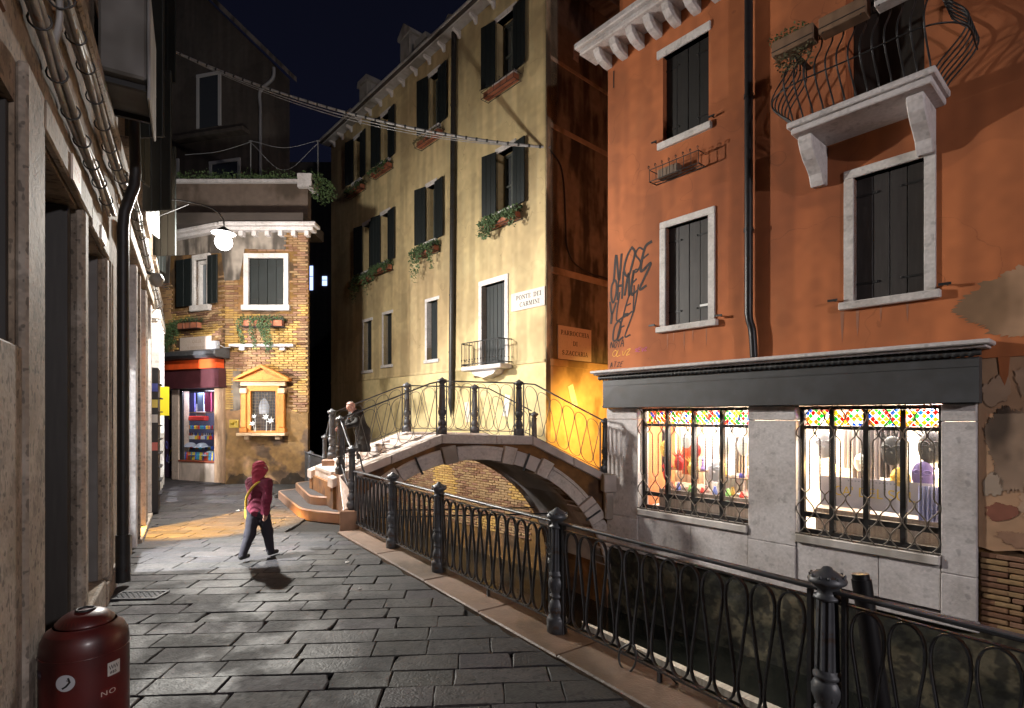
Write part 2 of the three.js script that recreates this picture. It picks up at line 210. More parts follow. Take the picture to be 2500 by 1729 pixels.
// ================================================================ ground, water, quay
const WATER = -1.8;
{
  const g = structure('terrain'); obj('soil', bx(-350, 350, -6, -3.2, -500, 120), M.joint, g);
  const w = new THREE.Mesh(merge(new THREE.PlaneGeometry(60, 90, 1, 1).rotateX(-Math.PI / 2).translate(-4, WATER, -20)), mat([0.010, 0.011, 0.009], 0.12, { bump: ripple, h: 0.02, coat: 0.4, coatR: 0.06 }));
  w.name = 'canal_water'; w.userData = { kind: 'structure' }; scene.add(w);
}
const railAt = (t, n = 0) => { const p = at(RAIL, t, 0, -n); return [p.x, -p.z]; };    // along the quay railing, n towards the water, as (x, depth)
{
  const st = structure('street_paving');
  // body of the quay below the stones, with its wall to the canal
  const edge = [railAt(16, 0.1), railAt(-5.6, 0.1), railAt(-10.1, 0.1), [-5.63, 14.82], [-5.63, 26]];
  const g = plan([...edge, [-24, 26], [-24, -16], [2, -16]], -3.3, -0.035);
  obj('bedding', g, M.joint, st);
  // rows of trachyte slabs across the street
  const ca = Math.cos(0.07), sa = Math.sin(0.07), toW = (s, r) => [s * ca - r * sa, s * sa + r * ca];       // s along the row, r depth of the row
  const leftX = d => -3.99 - 0.595 * (d - 5.25) + 0.02;
  const kerbS = r => { let lo = -14, hi = 14; for (let i = 0; i < 40; i++) { const m = (lo + hi) / 2, [x, d] = toW(m, r), k = (x - 0.384) * 0.817 + (d - 4.58) * 0.5767; k < -0.32 ? lo = m : hi = m; } return lo; };
  const stones = [];
  let r = -1.6, row = 0;
  while (r < 19) {
    const w = rr(0.225, 0.285), r1 = r + w;
    const [s0, s1] = [r + 0.004, r1 - 0.004];
    let a = -12, e0 = kerbS(s0), e1 = kerbS(s1), end = Math.max(e0, e1);
    if (r > 8.6) { e0 = e1 = end = Math.min(end, -3.0 - Math.max(0, r - 9.3) * 0.06); }
    a = -12 + rr(0, 0.5);
    while (a < end) {
      const L = rr(0.38, 0.72) * (rnd() < 0.15 ? 0.7 : 1), b = a + L;
      const j = 0.004, sk0 = rr(-0.006, 0.006), sk1 = rr(-0.006, 0.006);
      let q = [[a + j + sk0, s0], [Math.min(b, e0) - j + sk1, s0], [Math.min(b, e1) - j, s1], [a + j, s1]];
      if (q[1][0] - q[0][0] > 0.05 && q[2][0] - q[3][0] > 0.02) {
        const w4 = q.map(p => toW(...p)), cx = (w4[0][0] + w4[2][0]) / 2, cd = (w4[0][1] + w4[2][1]) / 2;
        if (cx > leftX(cd) - 0.25 && !(cd > 14.6 && cx > -8.2) && cd > -1.5) stones.push([w4, cd, cx]);
      }
      a = b;
    }
    r = r1; row++;
  }
  const stoneG = w4 => {
    const cx = (w4[0][0] + w4[2][0]) / 2, cd = (w4[0][1] + w4[2][1]) / 2, t = [], top = rr(-0.004, 0.004), tx = rr(-0.006, 0.006), td = rr(-0.008, 0.008), c = rr(0.005, 0.011), n = 2;
    const ring = []; for (let i = 0; i < 4; i++) { const p = w4[i], q = w4[(i + 1) % 4]; for (let k = 0; k < n; k++) { const f = k / n, jx = k ? rr(-0.005, 0.005) : 0; ring.push([mix(p[0], q[0], f) + jx, mix(p[1], q[1], f) + jx]); } }
    if (rnd() < 0.3) { const k = Math.floor(rnd() * 4) * n, h = rr(0.015, 0.04); ring[k] = [ring[k][0] + (cx - ring[k][0]) * h * 3, ring[k][1] + (cd - ring[k][1]) * h * 3]; }
    const Y = (x, d) => top + (x - cx) * tx + (d - cd) * td;
    const A = ring.map(p => { const dx = cx - p[0], dd = cd - p[1], l = Math.hypot(dx, dd) || 1; return [p[0] + dx / l * c, Y(...p), -(p[1] + dd / l * c)]; }), B = ring.map(p => [p[0], Y(...p) - c * 0.7, -p[1]]), C = ring.map(p => [p[0], -0.06, -p[1]]);
    const m = [cx, Y(cx, cd), -cd], N = ring.length;
    for (let i = 0; i < N; i++) { const k = (i + 1) % N; t.push(...m, ...A[i], ...A[k], ...A[i], ...B[i], ...B[k], ...A[i], ...B[k], ...A[k], ...B[i], ...C[i], ...C[k], ...B[i], ...C[k], ...B[k]); }
    return merge(fromTris(t));
  };
  const inView = ([, d, x]) => { const px = 1250 + 1313 * x / d; return d > 3.2 && px > -60 && px < 1500; };
  stones.sort((a, b) => (inView(b) - inView(a)) || a[1] - b[1]);
  const rest = M.pave.map(() => []);
  stones.forEach((s, i) => { const k = rnd() < 0.3 ? 0 : Math.floor(rnd() * 7); const gm = stoneG(s[0]); if (i < 300) { const m = new THREE.Mesh(gm, M.pave[k]); m.name = 'paving_stone'; st.add(m); } else rest[k].push(gm); });
  rest.forEach((l, k) => { if (l.length) { const o = obj('paving_stones_beyond', l, M.pave[k], st); o.userData.kind = 'stuff'; } });

  // kerb of pinkish stone along the water
  const kb = structure('quay_kerb');
  let t = -5.0, i = 0;
  while (t < 9) {
    const L = rr(1.0, 1.7), a = railAt(t + 0.004, -0.31), b = railAt(t + L - 0.004, -0.31), c = railAt(t + L - 0.004, 0.15), d = railAt(t + 0.004, 0.15);
    const m = obj('kerb_stone', plan([a, b, c, d], -0.3, rr(0.014, 0.022), 0.012), M.kerb[i++ % 3], kb); t += L;
  }
}
{ const a = structure('alley_paving'); obj('alley_bed', plan([[1.86, 10.24], [0.86, 11.85], [0.80, 12.5], [6, 17.2], [9, 16.5]], -3.2, 0.5), M.spandrel, a); }
// small iron drain cover by the left wall
{
  const F = frame(-3.82, 5.5, 0.998, 0.06), t = thing('drain_cover', 'rectangular iron drain cover set in the paving by the left wall', 'drain', F, [0, 0.006, 0]);
  obj('frame', [bx(-0.24, 0.24, 0, 0.014, 0.1, 0.125), bx(-0.24, 0.24, 0, 0.014, -0.125, -0.1), bx(-0.24, -0.215, 0, 0.013, -0.1, 0.1), bx(0.215, 0.24, 0, 0.013, -0.1, 0.1), bx(-0.215, 0.215, -0.004, 0.004, -0.1, 0.1)], M.iron, t);
  const st = []; for (let i = 0; i < 15; i++) for (let j = 0; j < 6; j++) if ((i + j) % 2) st.push(bx(-0.2 + i * 0.0275, -0.178 + i * 0.0275, 0.005, 0.011, -0.092 + j * 0.032, -0.066 + j * 0.032)); obj('studs', st, M.iron, t);
}
// scraps of litter
[[-2.07, 6.75, 0.03, 'white scrap of paper lying on the paving right of the walking person'], [-1.62, 5.72, 0.02, 'small white scrap on the paving in the middle of the street'], [-5.05, 12.9, 0.05, 'pale leaf on the paving in front of the bridge steps'], [-5.3, 10.4, 0.045, 'pale scrap near the orange patch of light']].forEach(([x, d, s, l]) => solo('litter', l, 'litter', frame(x, d, 0.8, 0.6), [0, 0.012, 0], [slab([[-s, -s * 0.5], [s * 0.2, -s * 0.7], [s, 0.1 * s], [s * 0.4, s * 0.6], [-s * 0.7, s * 0.4]], 0, 0.004).rotateX(-1.45), slab([[0, -s * 0.3], [s * 0.8, 0], [0.1 * s, s * 0.5]], 0, 0.004).rotateX(-0.8).translate(0, 0.006, 0)], mat([0.6, 0.58, 0.56], 0.8)));

// ================================================================ iron railings
// cast post: turned foot, fluted shaft, leafy cap
const ironGeo = (() => {
  const prof = [[0.001, 0], [0.088, 0], [0.09, 0.10], [0.078, 0.125], [0.06, 0.14], [0.07, 0.17], [0.076, 0.20], [0.066, 0.24], [0.05, 0.27], [0.045, 0.285], [0.062, 0.295], [0.062, 0.31], [0.047, 0.32], [0.058, 0.345], [0.074, 0.39], [0.076, 0.425], [0.062, 0.455], [0.052, 0.465], [0.068, 0.475], [0.068, 0.49], [0.058, 0.50], [0.060, 0.52]];
  const cap = [[0.052, 0.875], [0.066, 0.882], [0.066, 0.895], [0.05, 0.905], [0.045, 0.925], [0.06, 0.945], [0.088, 0.965], [0.093, 0.98], [0.08, 1.0], [0.055, 1.018], [0.03, 1.03], [0.02, 1.045], [0.001, 1.05]];
  const shaft = new THREE.CylinderGeometry(0.05, 0.059, 0.36, 48, 1, true).translate(0, 0.697, 0), p = shaft.attributes.position;
  for (let i = 0; i < p.count; i++) { const a = Math.atan2(p.getZ(i), p.getX(i)), s = 1 - 0.13 * Math.pow(Math.abs(Math.sin(a * 6)), 0.6); p.setX(i, p.getX(i) * s); p.setZ(i, p.getZ(i) * s); }
  shaft.computeVertexNormals();
  const acan = []; for (let k = 0; k < 8; k++) { const a = k * Math.PI / 4; for (const [y, r, l] of [[0.19, 0.068, 0.06], [0.4, 0.066, 0.07]]) { const g = new THREE.SphereGeometry(0.018, 6, 5); g.scale(0.7, l / 0.036, 0.5); g.translate(0, y, r); g.rotateY(a); acan.push(g); } }
  const knob = []; for (let k = 0; k < 12; k++) { const g = new THREE.SphereGeometry(0.013, 6, 5).scale(0.8, 1.7, 0.8).rotateX(0.5).translate(0, 0.992, 0.074); g.rotateY(k * Math.PI / 6); knob.push(g); }
  return { foot: merge([lathe(prof, 20), ...acan]), shaft: merge(shaft), cap: merge([lathe(cap, 20), ...knob]) };
})();
function post(parent, x, y, z, s = 1) { const g = new THREE.Group(); g.name = 'post'; g.position.set(x, y, z); g.scale.setScalar(s); parent.add(g); for (const [n, k] of [['post_foot', 'foot'], ['post_shaft', 'shaft'], ['post_cap', 'cap']]) { const m = new THREE.Mesh(ironGeo[k], M.iron); m.name = n; g.add(m); } return g; }
// loops of flat bar between x0 and x1; y(x) gives the foot of the panel
function loops(parent, x0, x1, n, h0, h1, yf, b, t, w, zf = () => 0, name = 'iron_loop') {
  const p = (x1 - x0) / n;
  for (let k = 0; k < n; k++) {
    const pts = []; for (let i = 0; i <= 36; i++) { const s = -0.5 + i / 36, x = x0 + p * (k + 0.5 + s) + b * p * Math.sin(4 * Math.PI * s), c = Math.cos(2 * Math.PI * s), yy = (h0 + h1) / 2 + (h1 - h0) / 2 * Math.sign(c) * Math.pow(Math.abs(c), 0.82); pts.push([x, yf(x) + yy, zf(x)]); }
    obj(name, ribbon(pts, t, w), M.iron, parent);
  }
}
{
  const R = thing('quay_railing', 'long black iron railing of loops along the canal edge', 'railing', RAIL, [0, 0.018, 0]);
  const posts = [-3.54, -2.16, 0, 2.18, 4.36, 6.54];
  posts.forEach((t, i) => post(R, t, 0, 0));
  const spans = [[-5.14, -3.54, 9], [-3.54, -2.16, 8], [-2.16, 0, 12], [0, 2.18, 12], [2.18, 4.36, 12], [4.36, 6.54, 12]];
  for (const [a, b, n] of spans) {
    const a1 = a + 0.085, b1 = b - 0.085;
    obj('top_rail', cbox(a + 0.04, b - 0.04, 0.915, 0.937, -0.026, 0.026, 0.005), M.iron, R);
    obj('upper_bar', bx(a + 0.05, b - 0.05, 0.868, 0.876, -0.012, 0.012), M.iron, R);
    obj('bottom_bar', bx(a + 0.05, b - 0.05, 0.075, 0.09, -0.012, 0.012), M.iron, R);
    for (const x of [a1, b1]) obj('upright', bx(x - 0.011, x + 0.011, 0, 0.914, -0.017, 0.017), M.iron, R);
    if (n > 9) { const m = (a + b) / 2; obj('support_foot', bx(m - 0.012, m + 0.012, -0.02, 0.074, -0.015, 0.015), M.iron, R); }
    loops(R, a1 + 0.02, b1 - 0.02, n, 0.098, 0.862, () => 0, 0.31, 0.009, 0.026);
  }
}
// things tied to the railing
{
  const ring = tube([[0, 0.16, 0], [-0.07, 0.09, 0.04], [-0.06, 0, 0.05], [0.02, -0.03, 0.05], [0.07, 0.05, 0.03], [0.06, 0.14, 0.02], [0, 0.16, 0]].map(a => V(...a)), 0.008, 40, 6);
  solo('mooring_rope', 'dark rope looped round the railing foot above the boat', 'rope', RAIL, [0.83, 0.04, 0.0], [ring, tube([V(0.05, 0.14, 0.02), V(0.16, 0.09, -0.02), V(0.3, 0.02, -0.06), V(0.42, -0.10, -0.12), V(0.6, -0.5, -0.35), V(0.75, -0.92, -0.62)], 0.007, 30, 6)], M.cableDark);
  const w = []; for (let i = 0; i < 6; i++) w.push(rod(V(0, 0.03 * i - 0.05, 0), V(rr(-0.05, 0.05), 0.03 * i + rr(-0.05, 0.05), rr(0.02, 0.04)), 0.0035, 5)); for (let i = 0; i < 4; i++) w.push(new THREE.TorusGeometry(0.021, 0.004, 5, 12).rotateX(1.5).translate(0, -0.02 + i * 0.012, 0));
  solo('ribbon_knot', 'knotted white string tied to the railing upright', 'string', RAIL, [-0.085, 0.60, 0.0], w, mat([0.6, 0.6, 0.6], 0.8));
}
// boat tied below the quay, leaning pole
{
  const B = thing('moored_boat', 'pale rowing boat moored under the quay, its white gunwale showing', 'boat', RAIL, [2.1, WATER, -1.22]);
  const ring = (y, k) => { const o = []; for (let i = 0; i <= 40; i++) { const s = i / 40, x = -3.4 + 6.8 * s, w = 0.74 * Math.pow(Math.sin(Math.PI * clamp(0.04 + 0.92 * s, 0, 1)), 0.5) * k; o.push([x * (0.9 + 0.1 * k), w, y + 0.22 * Math.pow(Math.abs(2 * s - 1), 3)]); } return o; };
  const skin = (A, C, sides = [1, -1]) => { const t = []; for (const sgn of sides) for (let i = 0; i < 40; i++) { const a = A[i], b = A[i + 1], c = C[i], d = C[i + 1], q = p => [p[0], p[2], p[1] * sgn]; t.push(...q(a), ...q(b), ...q(d), ...q(a), ...q(d), ...q(c)); } return fromTris(t); };
  obj('hull', [skin(ring(0.90, 1), ring(0.1, 0.86)), skin(ring(0.1, 0.86), ring(-0.1, 0.5))], mat([0.08, 0.09, 0.10], 0.5, { map: T.wood }), B);
  for (const side of [1, -1]) obj('gunwale', [skin(ring(0.95, 1.02), ring(0.95, 0.86), [side]), skin(ring(0.95, 1.02), ring(0.88, 1.02), [side]), skin(ring(0.95, 0.86), ring(0.88, 0.86), [side])], mat([0.62, 0.58, 0.50], 0.6, { map: T.wood }), B);
  obj('floor', bx(-2.4, 2.4, 0.06, 0.1, -0.5, 0.5), mat([0.12, 0.09, 0.06], 0.7, { map: T.wood }), B);
  for (const x of [-1.6, 0.2, 1.7]) obj('thwart', cbox(x - 0.12, x + 0.12, 0.5, 0.54, -0.6, 0.6), mat([0.3, 0.24, 0.17], 0.6, { map: T.wood }), B);
  const P = rodPole(); function rodPole() { const b = V(0.46, -2.3, 0), t = V(0, 0.90, 0); return [rod(b, t, 0.052, 14), rod(t, t.clone().add(V(-0.005, 0.03, 0)), 0.045, 14)]; }
  solo('mooring_pole', 'thick black mooring pole leaning behind the railing', 'pole', RAIL, [2.14, 0, -0.5], P, mat([0.012, 0.011, 0.012], 0.35));
}

// ================================================================ bridge
const SK = 0.472, skew = g => { const p = g.attributes.position; for (let i = 0; i < p.count; i++) p.setX(i, p.getX(i) + SK * p.getZ(i)); g.computeVertexNormals(); return g; };   // cross lines run with the canal
const copY = u => u < -0.05 ? 1.51 + (u + 0.05) * 0.405 : u < 1.62 ? 1.51 - 0.035 * (u + 0.05) / 1.67 : 1.475 - (u - 1.62) * 0.515;
{
  const B = thing('stone_bridge', 'small arched stone footbridge over the canal with iron railings', 'bridge', BRG);
  const D = 1.78, cu = 0.6, cy = -1.46, R = 2.5;
  // spandrel walls and barrel
  const out = [[-1.95, -1.95], [-1.95, 0.60], [-0.05, 1.36], [1.62, 1.32], [3.12, 0.56], [3.12, -1.95]];
  const arc = []; for (let i = 0; i <= 40; i++) { const a = Math.PI * (0.06 + 0.88 * i / 40); arc.push([cu + R * Math.cos(a), cy + R * Math.sin(a)]); }
  const ring = [[-1.95, -1.95], [-1.95, 0.62], [-0.05, 1.37], [1.62, 1.335], [3.12, 0.575], [3.12, -1.95], [cu + R, -1.95], ...arc, [cu - R, -1.95]];
  obj('spandrel_wall', skew(slab(ring, -0.25, -0.02)), M.spandrel, B);
  obj('spandrel_wall', skew(slab(ring, -D, -D + 0.25)), M.spandrel, B);
  obj('vault', skew(slab([...arc, ...arc.slice().reverse().map(([x, y]) => [cu + (x - cu) * 1.08, cy + (y - cy) * 1.08])], -D + 0.05, -0.06)), mat([0.50, 0.42, 0.37], 0.85, { map: T.stained, bump: T.rough, h: 0.01 }), B);
  // ring of arch stones
  const vs = (a0, a1, r0, r1, z1) => { const p = [], n = 6; for (let i = 0; i <= n; i++) { const a = mix(a0, a1, i / n); p.push([cu + r0 * Math.cos(a), cy + r0 * Math.sin(a)]); } for (let i = n; i >= 0; i--) { const a = mix(a0, a1, i / n); p.push([cu + r1 * Math.cos(a), cy + r1 * Math.sin(a)]); } return skew(slab(p, -0.3, z1, [], 0.006)); };
  const J = [0.08, 0.36, 0.52, 0.64, 0.70, 1.03, 1.12, 1.30, 1.39, 1.71, 1.81, 2.13, 2.24, 2.52, 2.80, 3.06];
  for (let i = 0; i + 1 < J.length; i++) { const w = J[i + 1] - J[i] < 0.13; obj('arch_stone', vs(J[i] + 0.004, J[i + 1] - 0.004, R - (w ? 0.02 : 0), R + (w ? 0.30 : 0.26), w ? 0.05 : 0.022), i % 3 ? M.bridgeB : M.bridge, B); }
  for (let i = 0; i + 1 < J.length; i++) if (J[i + 1] - J[i] > 0.2) obj('arch_moulding', vs(J[i] + 0.006, J[i + 1] - 0.006, R + 0.20, R + 0.255, 0.042), M.bridgeB, B);
  for (const a of [1.21, 1.98, 0.58]) { const c = Math.cos(a), s = Math.sin(a); obj('iron_clamp', new THREE.BoxGeometry(0.34, 0.035, 0.03).rotateZ(a).translate(cu + c * (R + 0.12), cy + s * (R + 0.12), 0.05), M.ironDark, B); }
  for (const z of [-0.9, -1.65]) obj('tie_rod', skew(new THREE.TubeGeometry(new THREE.LineCurve3(V(-1.6, -0.15, z), V(2.85, -0.15, z)), 2, 0.016, 6)), M.ironDark, B);
  // coping stones along both edges
  for (const [z0, z1] of [[-0.27, 0.05], [-D - 0.05, -D + 0.27]]) for (const [a, b] of [[-1.98, -0.95], [-0.942, -0.05], [-0.042, 0.95], [0.958, 1.62], [1.628, 2.4], [2.408, 3.14]]) {
    const p = [[a, copY(a) - 0.165], [b, copY(b) - 0.165], [b, copY(b)], [a, copY(a)]]; obj('coping_stone', skew(slab(p, z0, z1, [], 0.012)), rnd() < 0.5 ? M.bridge : M.bridgeB, B);
  }
  obj('deck_fill', skew(slab([[-1.94, -0.2], [-1.94, 0.62], [-0.05, 1.28], [1.62, 1.26], [3.1, 0.5], [3.1, -0.2], ...arc.filter((_, i) => i > 6 && i < 35).map(([x, y]) => [x, y + 0.12])], -D + 0.26, -0.26)), M.spandrel, B);
  // steps of the deck
  for (let k = 0; k < 5; k++) { const x = -1.9 + k * 0.375, h = 0.82 + k * 0.155; obj('step', skew(slab([[x, h - 0.3], [x + 0.40, h - 0.3], [x + 0.40, h], [x - 0.015, h], [x - 0.015, h - 0.05], [x, h - 0.06]], -D + 0.272, -0.272)), M.bridgeB, B); }
  obj('landing', skew(cbox(-0.03, 1.62, 1.2, 1.452, -D + 0.273, -0.273)), M.bridgeB, B);
  for (let k = 0; k < 5; k++) { const x = 1.625 + k * 0.31, h = 1.31 - k * 0.155; obj('step', skew(slab([[x, h - 0.3], [x + 0.305, h - 0.3], [x + 0.305, h], [x, h]], -D + 0.274, -0.274)), M.bridgeB, B); }
  // foot of the stair on the street side: three wide rounded steps, the stringer and pedestals (plan outlines relative to the bridge's own axes)
  const loc = (x, d) => { const dx = x + 1.25, dd = d - 9.82; return [dx * 0.9924 + dd * 0.123, -dx * 0.123 + dd * 0.9924]; };
  const L = pts => pts.map(p => loc(...p));
  const rounded = (p, r) => { const o = []; p.forEach((b, i) => { const a = p[(i + p.length - 1) % p.length], c = p[(i + 1) % p.length]; const k = r[i] || 0; if (!k) { o.push(b); return; } const n = (u, v) => { const l = Math.hypot(v[0] - u[0], v[1] - u[1]); return [u[0] + (v[0] - u[0]) * k / l, u[1] + (v[1] - u[1]) * k / l]; }; const s = n(b, a), e = n(b, c); for (let j = 0; j <= 6; j++) { const t = j / 6; o.push([(1 - t) ** 2 * s[0] + 2 * t * (1 - t) * b[0] + t * t * e[0], (1 - t) ** 2 * s[1] + 2 * t * (1 - t) * b[1] + t * t * e[1]]); } }); return o; };
  const steps = [
    [[[-5.25, 12.05], [-3.78, 9.62], [-2.98, 9.28], [-2.7, 9.6], [-3.2, 12.6], [-4.6, 12.9]], [0.1, 0.42], 0.17],
    [[[-4.92, 12.2], [-3.78, 10.06], [-3.22, 10.0], [-2.9, 10.2], [-3.2, 12.7], [-4.4, 12.8]], [0.1, 0.3], 0.335],
    [[[-4.62, 12.4], [-3.72, 10.62], [-3.3, 10.2], [-2.9, 10.4], [-3.2, 12.7], [-4.3, 12.7]], [0.08, 0.1], 0.50],
    [[[-4.25, 12.2], [-3.62, 11.0], [-3.28, 10.3], [-2.9, 10.5], [-3.0, 12.4]], [0, 0], 0.66],
    [[[-3.85, 11.5], [-3.05, 9.75], [-2.7, 9.75], [-2.9, 12.0]], [0, 0], 0.815]];
  steps.forEach(([p, r, h], i) => {
    const o = rounded(L(p), r), c = o.reduce((s, q) => [s[0] + q[0] / o.length, s[1] + q[1] / o.length], [0, 0]);
    obj('step', plan(o, i ? h - 0.33 : -0.03, h, 0.014), i < 4 ? M.step : M.bridge, B);
    if (i < 3) obj('tread_panel', plan(o.map(q => { const dx = c[0] - q[0], dy = c[1] - q[1], l = Math.hypot(dx, dy); return [q[0] + dx / l * 0.11, q[1] + dy / l * 0.11]; }), h - 0.02, h + 0.004), M.tread, B);
  });
  // stringer between the stair and the canal, and pedestals of the newels
  const st = plan(L([[-2.74, 8.72], [-2.50, 8.86], [-2.93, 9.72], [-3.32, 10.15], [-3.42, 10.06], [-3.05, 9.45]]), -0.05, 0.76, 0.012), q = st.attributes.position;
  for (let i = 0; i < q.count; i++) { const x = q.getX(i), d = -q.getZ(i), s = sm(0.0, 0.95, d + 1.02 + (x + 1.4) * -0.25); if (q.getY(i) > 0.4) q.setY(i, mix(0.30, 0.80, clamp((d + 0.92) / 0.62, 0, 1))); }
  st.computeVertexNormals(); obj('stringer', st, M.step, B);
  const ped = (x, d, y0, y1, s, n) => { const [u, w] = loc(x, d); return obj('pedestal', cbox(u - s, u + s, y0, y1, -w - s, -w + s, 0.012), n ? M.bridge : M.step, B); };
  ped(-2.64, 8.83, -0.04, 0.31, 0.155); ped(-3.75, 11.16, 0.4, 0.945, 0.16, 0); ped(-4.04, 11.6, 0.3, 0.62, 0.1, 0);
  const [pu, pw] = loc(1.86, 10.16); obj('pier', [cbox(pu - 0.17, pu + 0.17, 0.42, 0.76, -pw - 0.15, -pw + 0.16, 0.015), cbox(pu - 0.12, pu + 0.13, -0.1, 0.418, -pw - 0.12, -pw + 0.10, 0.02)], M.bridge, B);
}
// railings of the bridge
function bridgeRail(label, wOff, lead) {
  const R = thing('bridge_railing', label, 'railing', BRG), z = wOff, sk = u => u, x = u => u + SK * z, H = 0.93;
  const P = lead.concat([[0.02, copY(0.02)], [1.45, copY(1.45)]]);
  for (const [u, y] of P) post(R, x(u), y, z, 1);
  const last = wOff > -1 ? [3.12, 0.76] : [2.75, copY(2.75)]; post(R, x(last[0]), last[1], z, 1);
  // handrail and bottom bar following the humps
  const u0 = lead[0][0], pts = [], low = [];
  for (const u of [u0 + 0.05, -0.45, -0.2, 0.02, 0.7, 1.45, 1.75, last[0] - 0.06]) { const y = u <= 0 ? Math.min(2.47, copY(u) + 0.99) : copY(u) + 0.98; pts.push([x(u), u > 1.5 ? copY(u) + 1.03 : y]); }
  obj('handrail', ribbon(pts, 0.024, 0.05).translate(0, 0, z), M.iron, R);
  for (const [a, b] of [[u0 + 0.07, -0.08], [0.10, 1.36], [1.54, last[0] - 0.1]]) {
    obj('bottom_bar', ribbon([[x(a), copY(a) + 0.075], [x(b), copY(b) + 0.075]], 0.014, 0.026).translate(0, 0, z), M.iron, R);
    for (const u of [a, b]) obj('upright', bx(x(u) - 0.011, x(u) + 0.011, copY(u) - 0.12, copY(u) + 0.97, z - 0.016, z + 0.016), M.iron, R);
    const n = Math.round((b - a) / 0.262); loops(R, x(a) + 0.02, x(b) - 0.02, n, 0.09, 0.95, X => copY(X - SK * z), 0.34, 0.009, 0.024, () => z);
  }
  return R;
}
{
  const a = bridgeRail('near iron railing of the bridge with round loops, facing the street', -0.10, [[-1.80, 0.80]]);
  const D = BRG, p = post(a, -1.49, 0.31, 0.80, 1);                                    // newel at the start of the quay railing
  const C = V(-1.85, 1.74, -0.10), E = V(-1.49, 1.26, 0.77);
  obj('curved_rail', [tube([C, V(-1.78, 1.70, 0.1), V(-1.62, 1.42, 0.45), E], 0.016, 24, 6), tube([V(-1.80, 0.98, 0.06), V(-1.62, 0.66, 0.46), V(-1.46, 0.48, 0.76)], 0.011, 16, 6)], M.iron, a);
  const v = []; for (let i = 1; i < 7; i++) { const t = i / 7; v.push(rod(V(mix(-1.82, -1.43, t), mix(0.95, 0.46, t), mix(0.02, 0.78, t)), V(mix(-1.82, -1.43, t), mix(1.72, 1.27, t), mix(0.02, 0.78, t)), 0.007, 5)); } for (const r of v) obj('baluster', r, M.iron, a);
  obj('curved_rail', tube([V(-1.40, 1.24, 0.86), V(-1.36, 1.20, 0.88), V(-1.30, 0.98, 0.92), V(-1.27, 0.935, 0.94)], 0.015, 16, 6), M.iron, a);
  const b = bridgeRail('far iron railing of the bridge with round loops, next to the yellow house', -1.68, [[-1.52, 0.945]]);
  const q = post(b, -2.55, 0.62, -2.11, 0.78); obj('curved_rail', tube([V(-2.55, 1.33, -2.09), V(-2.5, 1.42, -2.0), V(-2.38, 1.75, -1.78), V(-2.33, 1.84, -1.70)], 0.014, 16, 6), M.iron, b);
}
// low railing on the quay beyond the bridge
{
  const F = frame(-5.6, 14.55, 1.35, -2.25), R = thing('far_railing', 'short plain iron railing between the brick house and the bridge steps', 'railing', F);
  post(R, 0.75, 0, 0, 0.9); obj('top_rail', cbox(0, 2.5, 0.86, 0.885, -0.02, 0.02, 0.004), M.iron, R); obj('bottom_bar', bx(0, 2.5, 0.1, 0.115, -0.01, 0.01), M.iron, R);
  for (let i = 0; i < 26; i++) { const x = 0.03 + i * 0.095; if (Math.abs(x - 0.75) > 0.06) obj('baluster', bx(x - 0.008, x + 0.008, 0.02, 0.86, -0.008, 0.008), M.iron, R); }
}

// ================================================================ red house with the mask shop
const text = (lines, w, h, o = {}) => {
  const c = document.createElement('canvas'); c.width = o.px || 512; c.height = Math.round(c.width * h / w); const k = c.getContext('2d');
  k.fillStyle = o.bg || '#d8cdc2'; k.fillRect(0, 0, c.width, c.height);
  if (!o.clean) for (let i = 0; i < 900; i++) { k.fillStyle = `rgba(${rnd() < 0.5 ? '90,75,62' : '245,238,228'},${rr(0.02, 0.09)})`; const s = rr(1, o.px ? 8 : 14); k.fillRect(rnd() * c.width, rnd() * c.height, s, s * rr(0.4, 2)); }
  k.textAlign = 'center'; k.textBaseline = 'middle';
  for (const [s, x, y, size, col, font] of lines) { k.fillStyle = col || '#2a2320'; k.font = `${font || 'bold'} ${Math.round(size * c.height)}px ${o.face || 'serif'}`; k.fillText(s, x * c.width, y * c.height); }
  if (!o.clean) for (let i = 0; i < (o.wear || 120); i++) { k.fillStyle = `rgba(216,205,194,${rr(0.2, 0.7)})`; k.fillRect(rnd() * c.width, rnd() * c.height, rr(1, 5), rr(1, 4)); }
  const t = new THREE.CanvasTexture(c); t.colorSpace = THREE.SRGBColorSpace; return t;
};
// plate with print on its front
function plate(name, label, category, F, p, w, h, d, tex, rough = 0.6, parent, group) {
  const g = new THREE.BoxGeometry(w, h, d), uv = g.attributes.uv; for (let i = 0; i < uv.count; i++) if (i < 16 || i > 19) uv.setXY(i, 0.01, 0.01);
  const m = new THREE.MeshStandardMaterial({ map: tex, roughness: rough });
  if (parent) return Object.assign(obj(name, g.translate(...p), m, parent, true));
  return solo(name, label, category, F, p, g, m, group, true);
}
// shutters of upright boards with strap hinges, in local xy, z at the front
function shutterLeaf(parent, x0, x1, y0, y1, z, m, boards = 2, hinge = 0) {
  const g = new THREE.Group(); g.name = 'shutter'; parent.add(g); const w = (x1 - x0) / boards;
  for (let i = 0; i < boards; i++) obj('board', cbox(x0 + i * w + 0.003, x0 + (i + 1) * w - 0.003, y0, y1, z - 0.035, z, 0.004), m, g);
  if (hinge) for (const y of [y0 + 0.14 * (y1 - y0), y1 - 0.14 * (y1 - y0)]) obj('strap_hinge', [bx(hinge > 0 ? x0 : x1 - 0.24, hinge > 0 ? x0 + 0.24 : x1, y - 0.014, y + 0.014, z + 0.001, z + 0.009), ball(0.016, hinge > 0 ? x0 + 0.24 : x1 - 0.24, y, z + 0.006, 8, 6)], M.ironDark, g);
  return g;
}
function winPart(parent) { const g = new THREE.Group(); g.name = 'window'; parent.add(g); return g; }
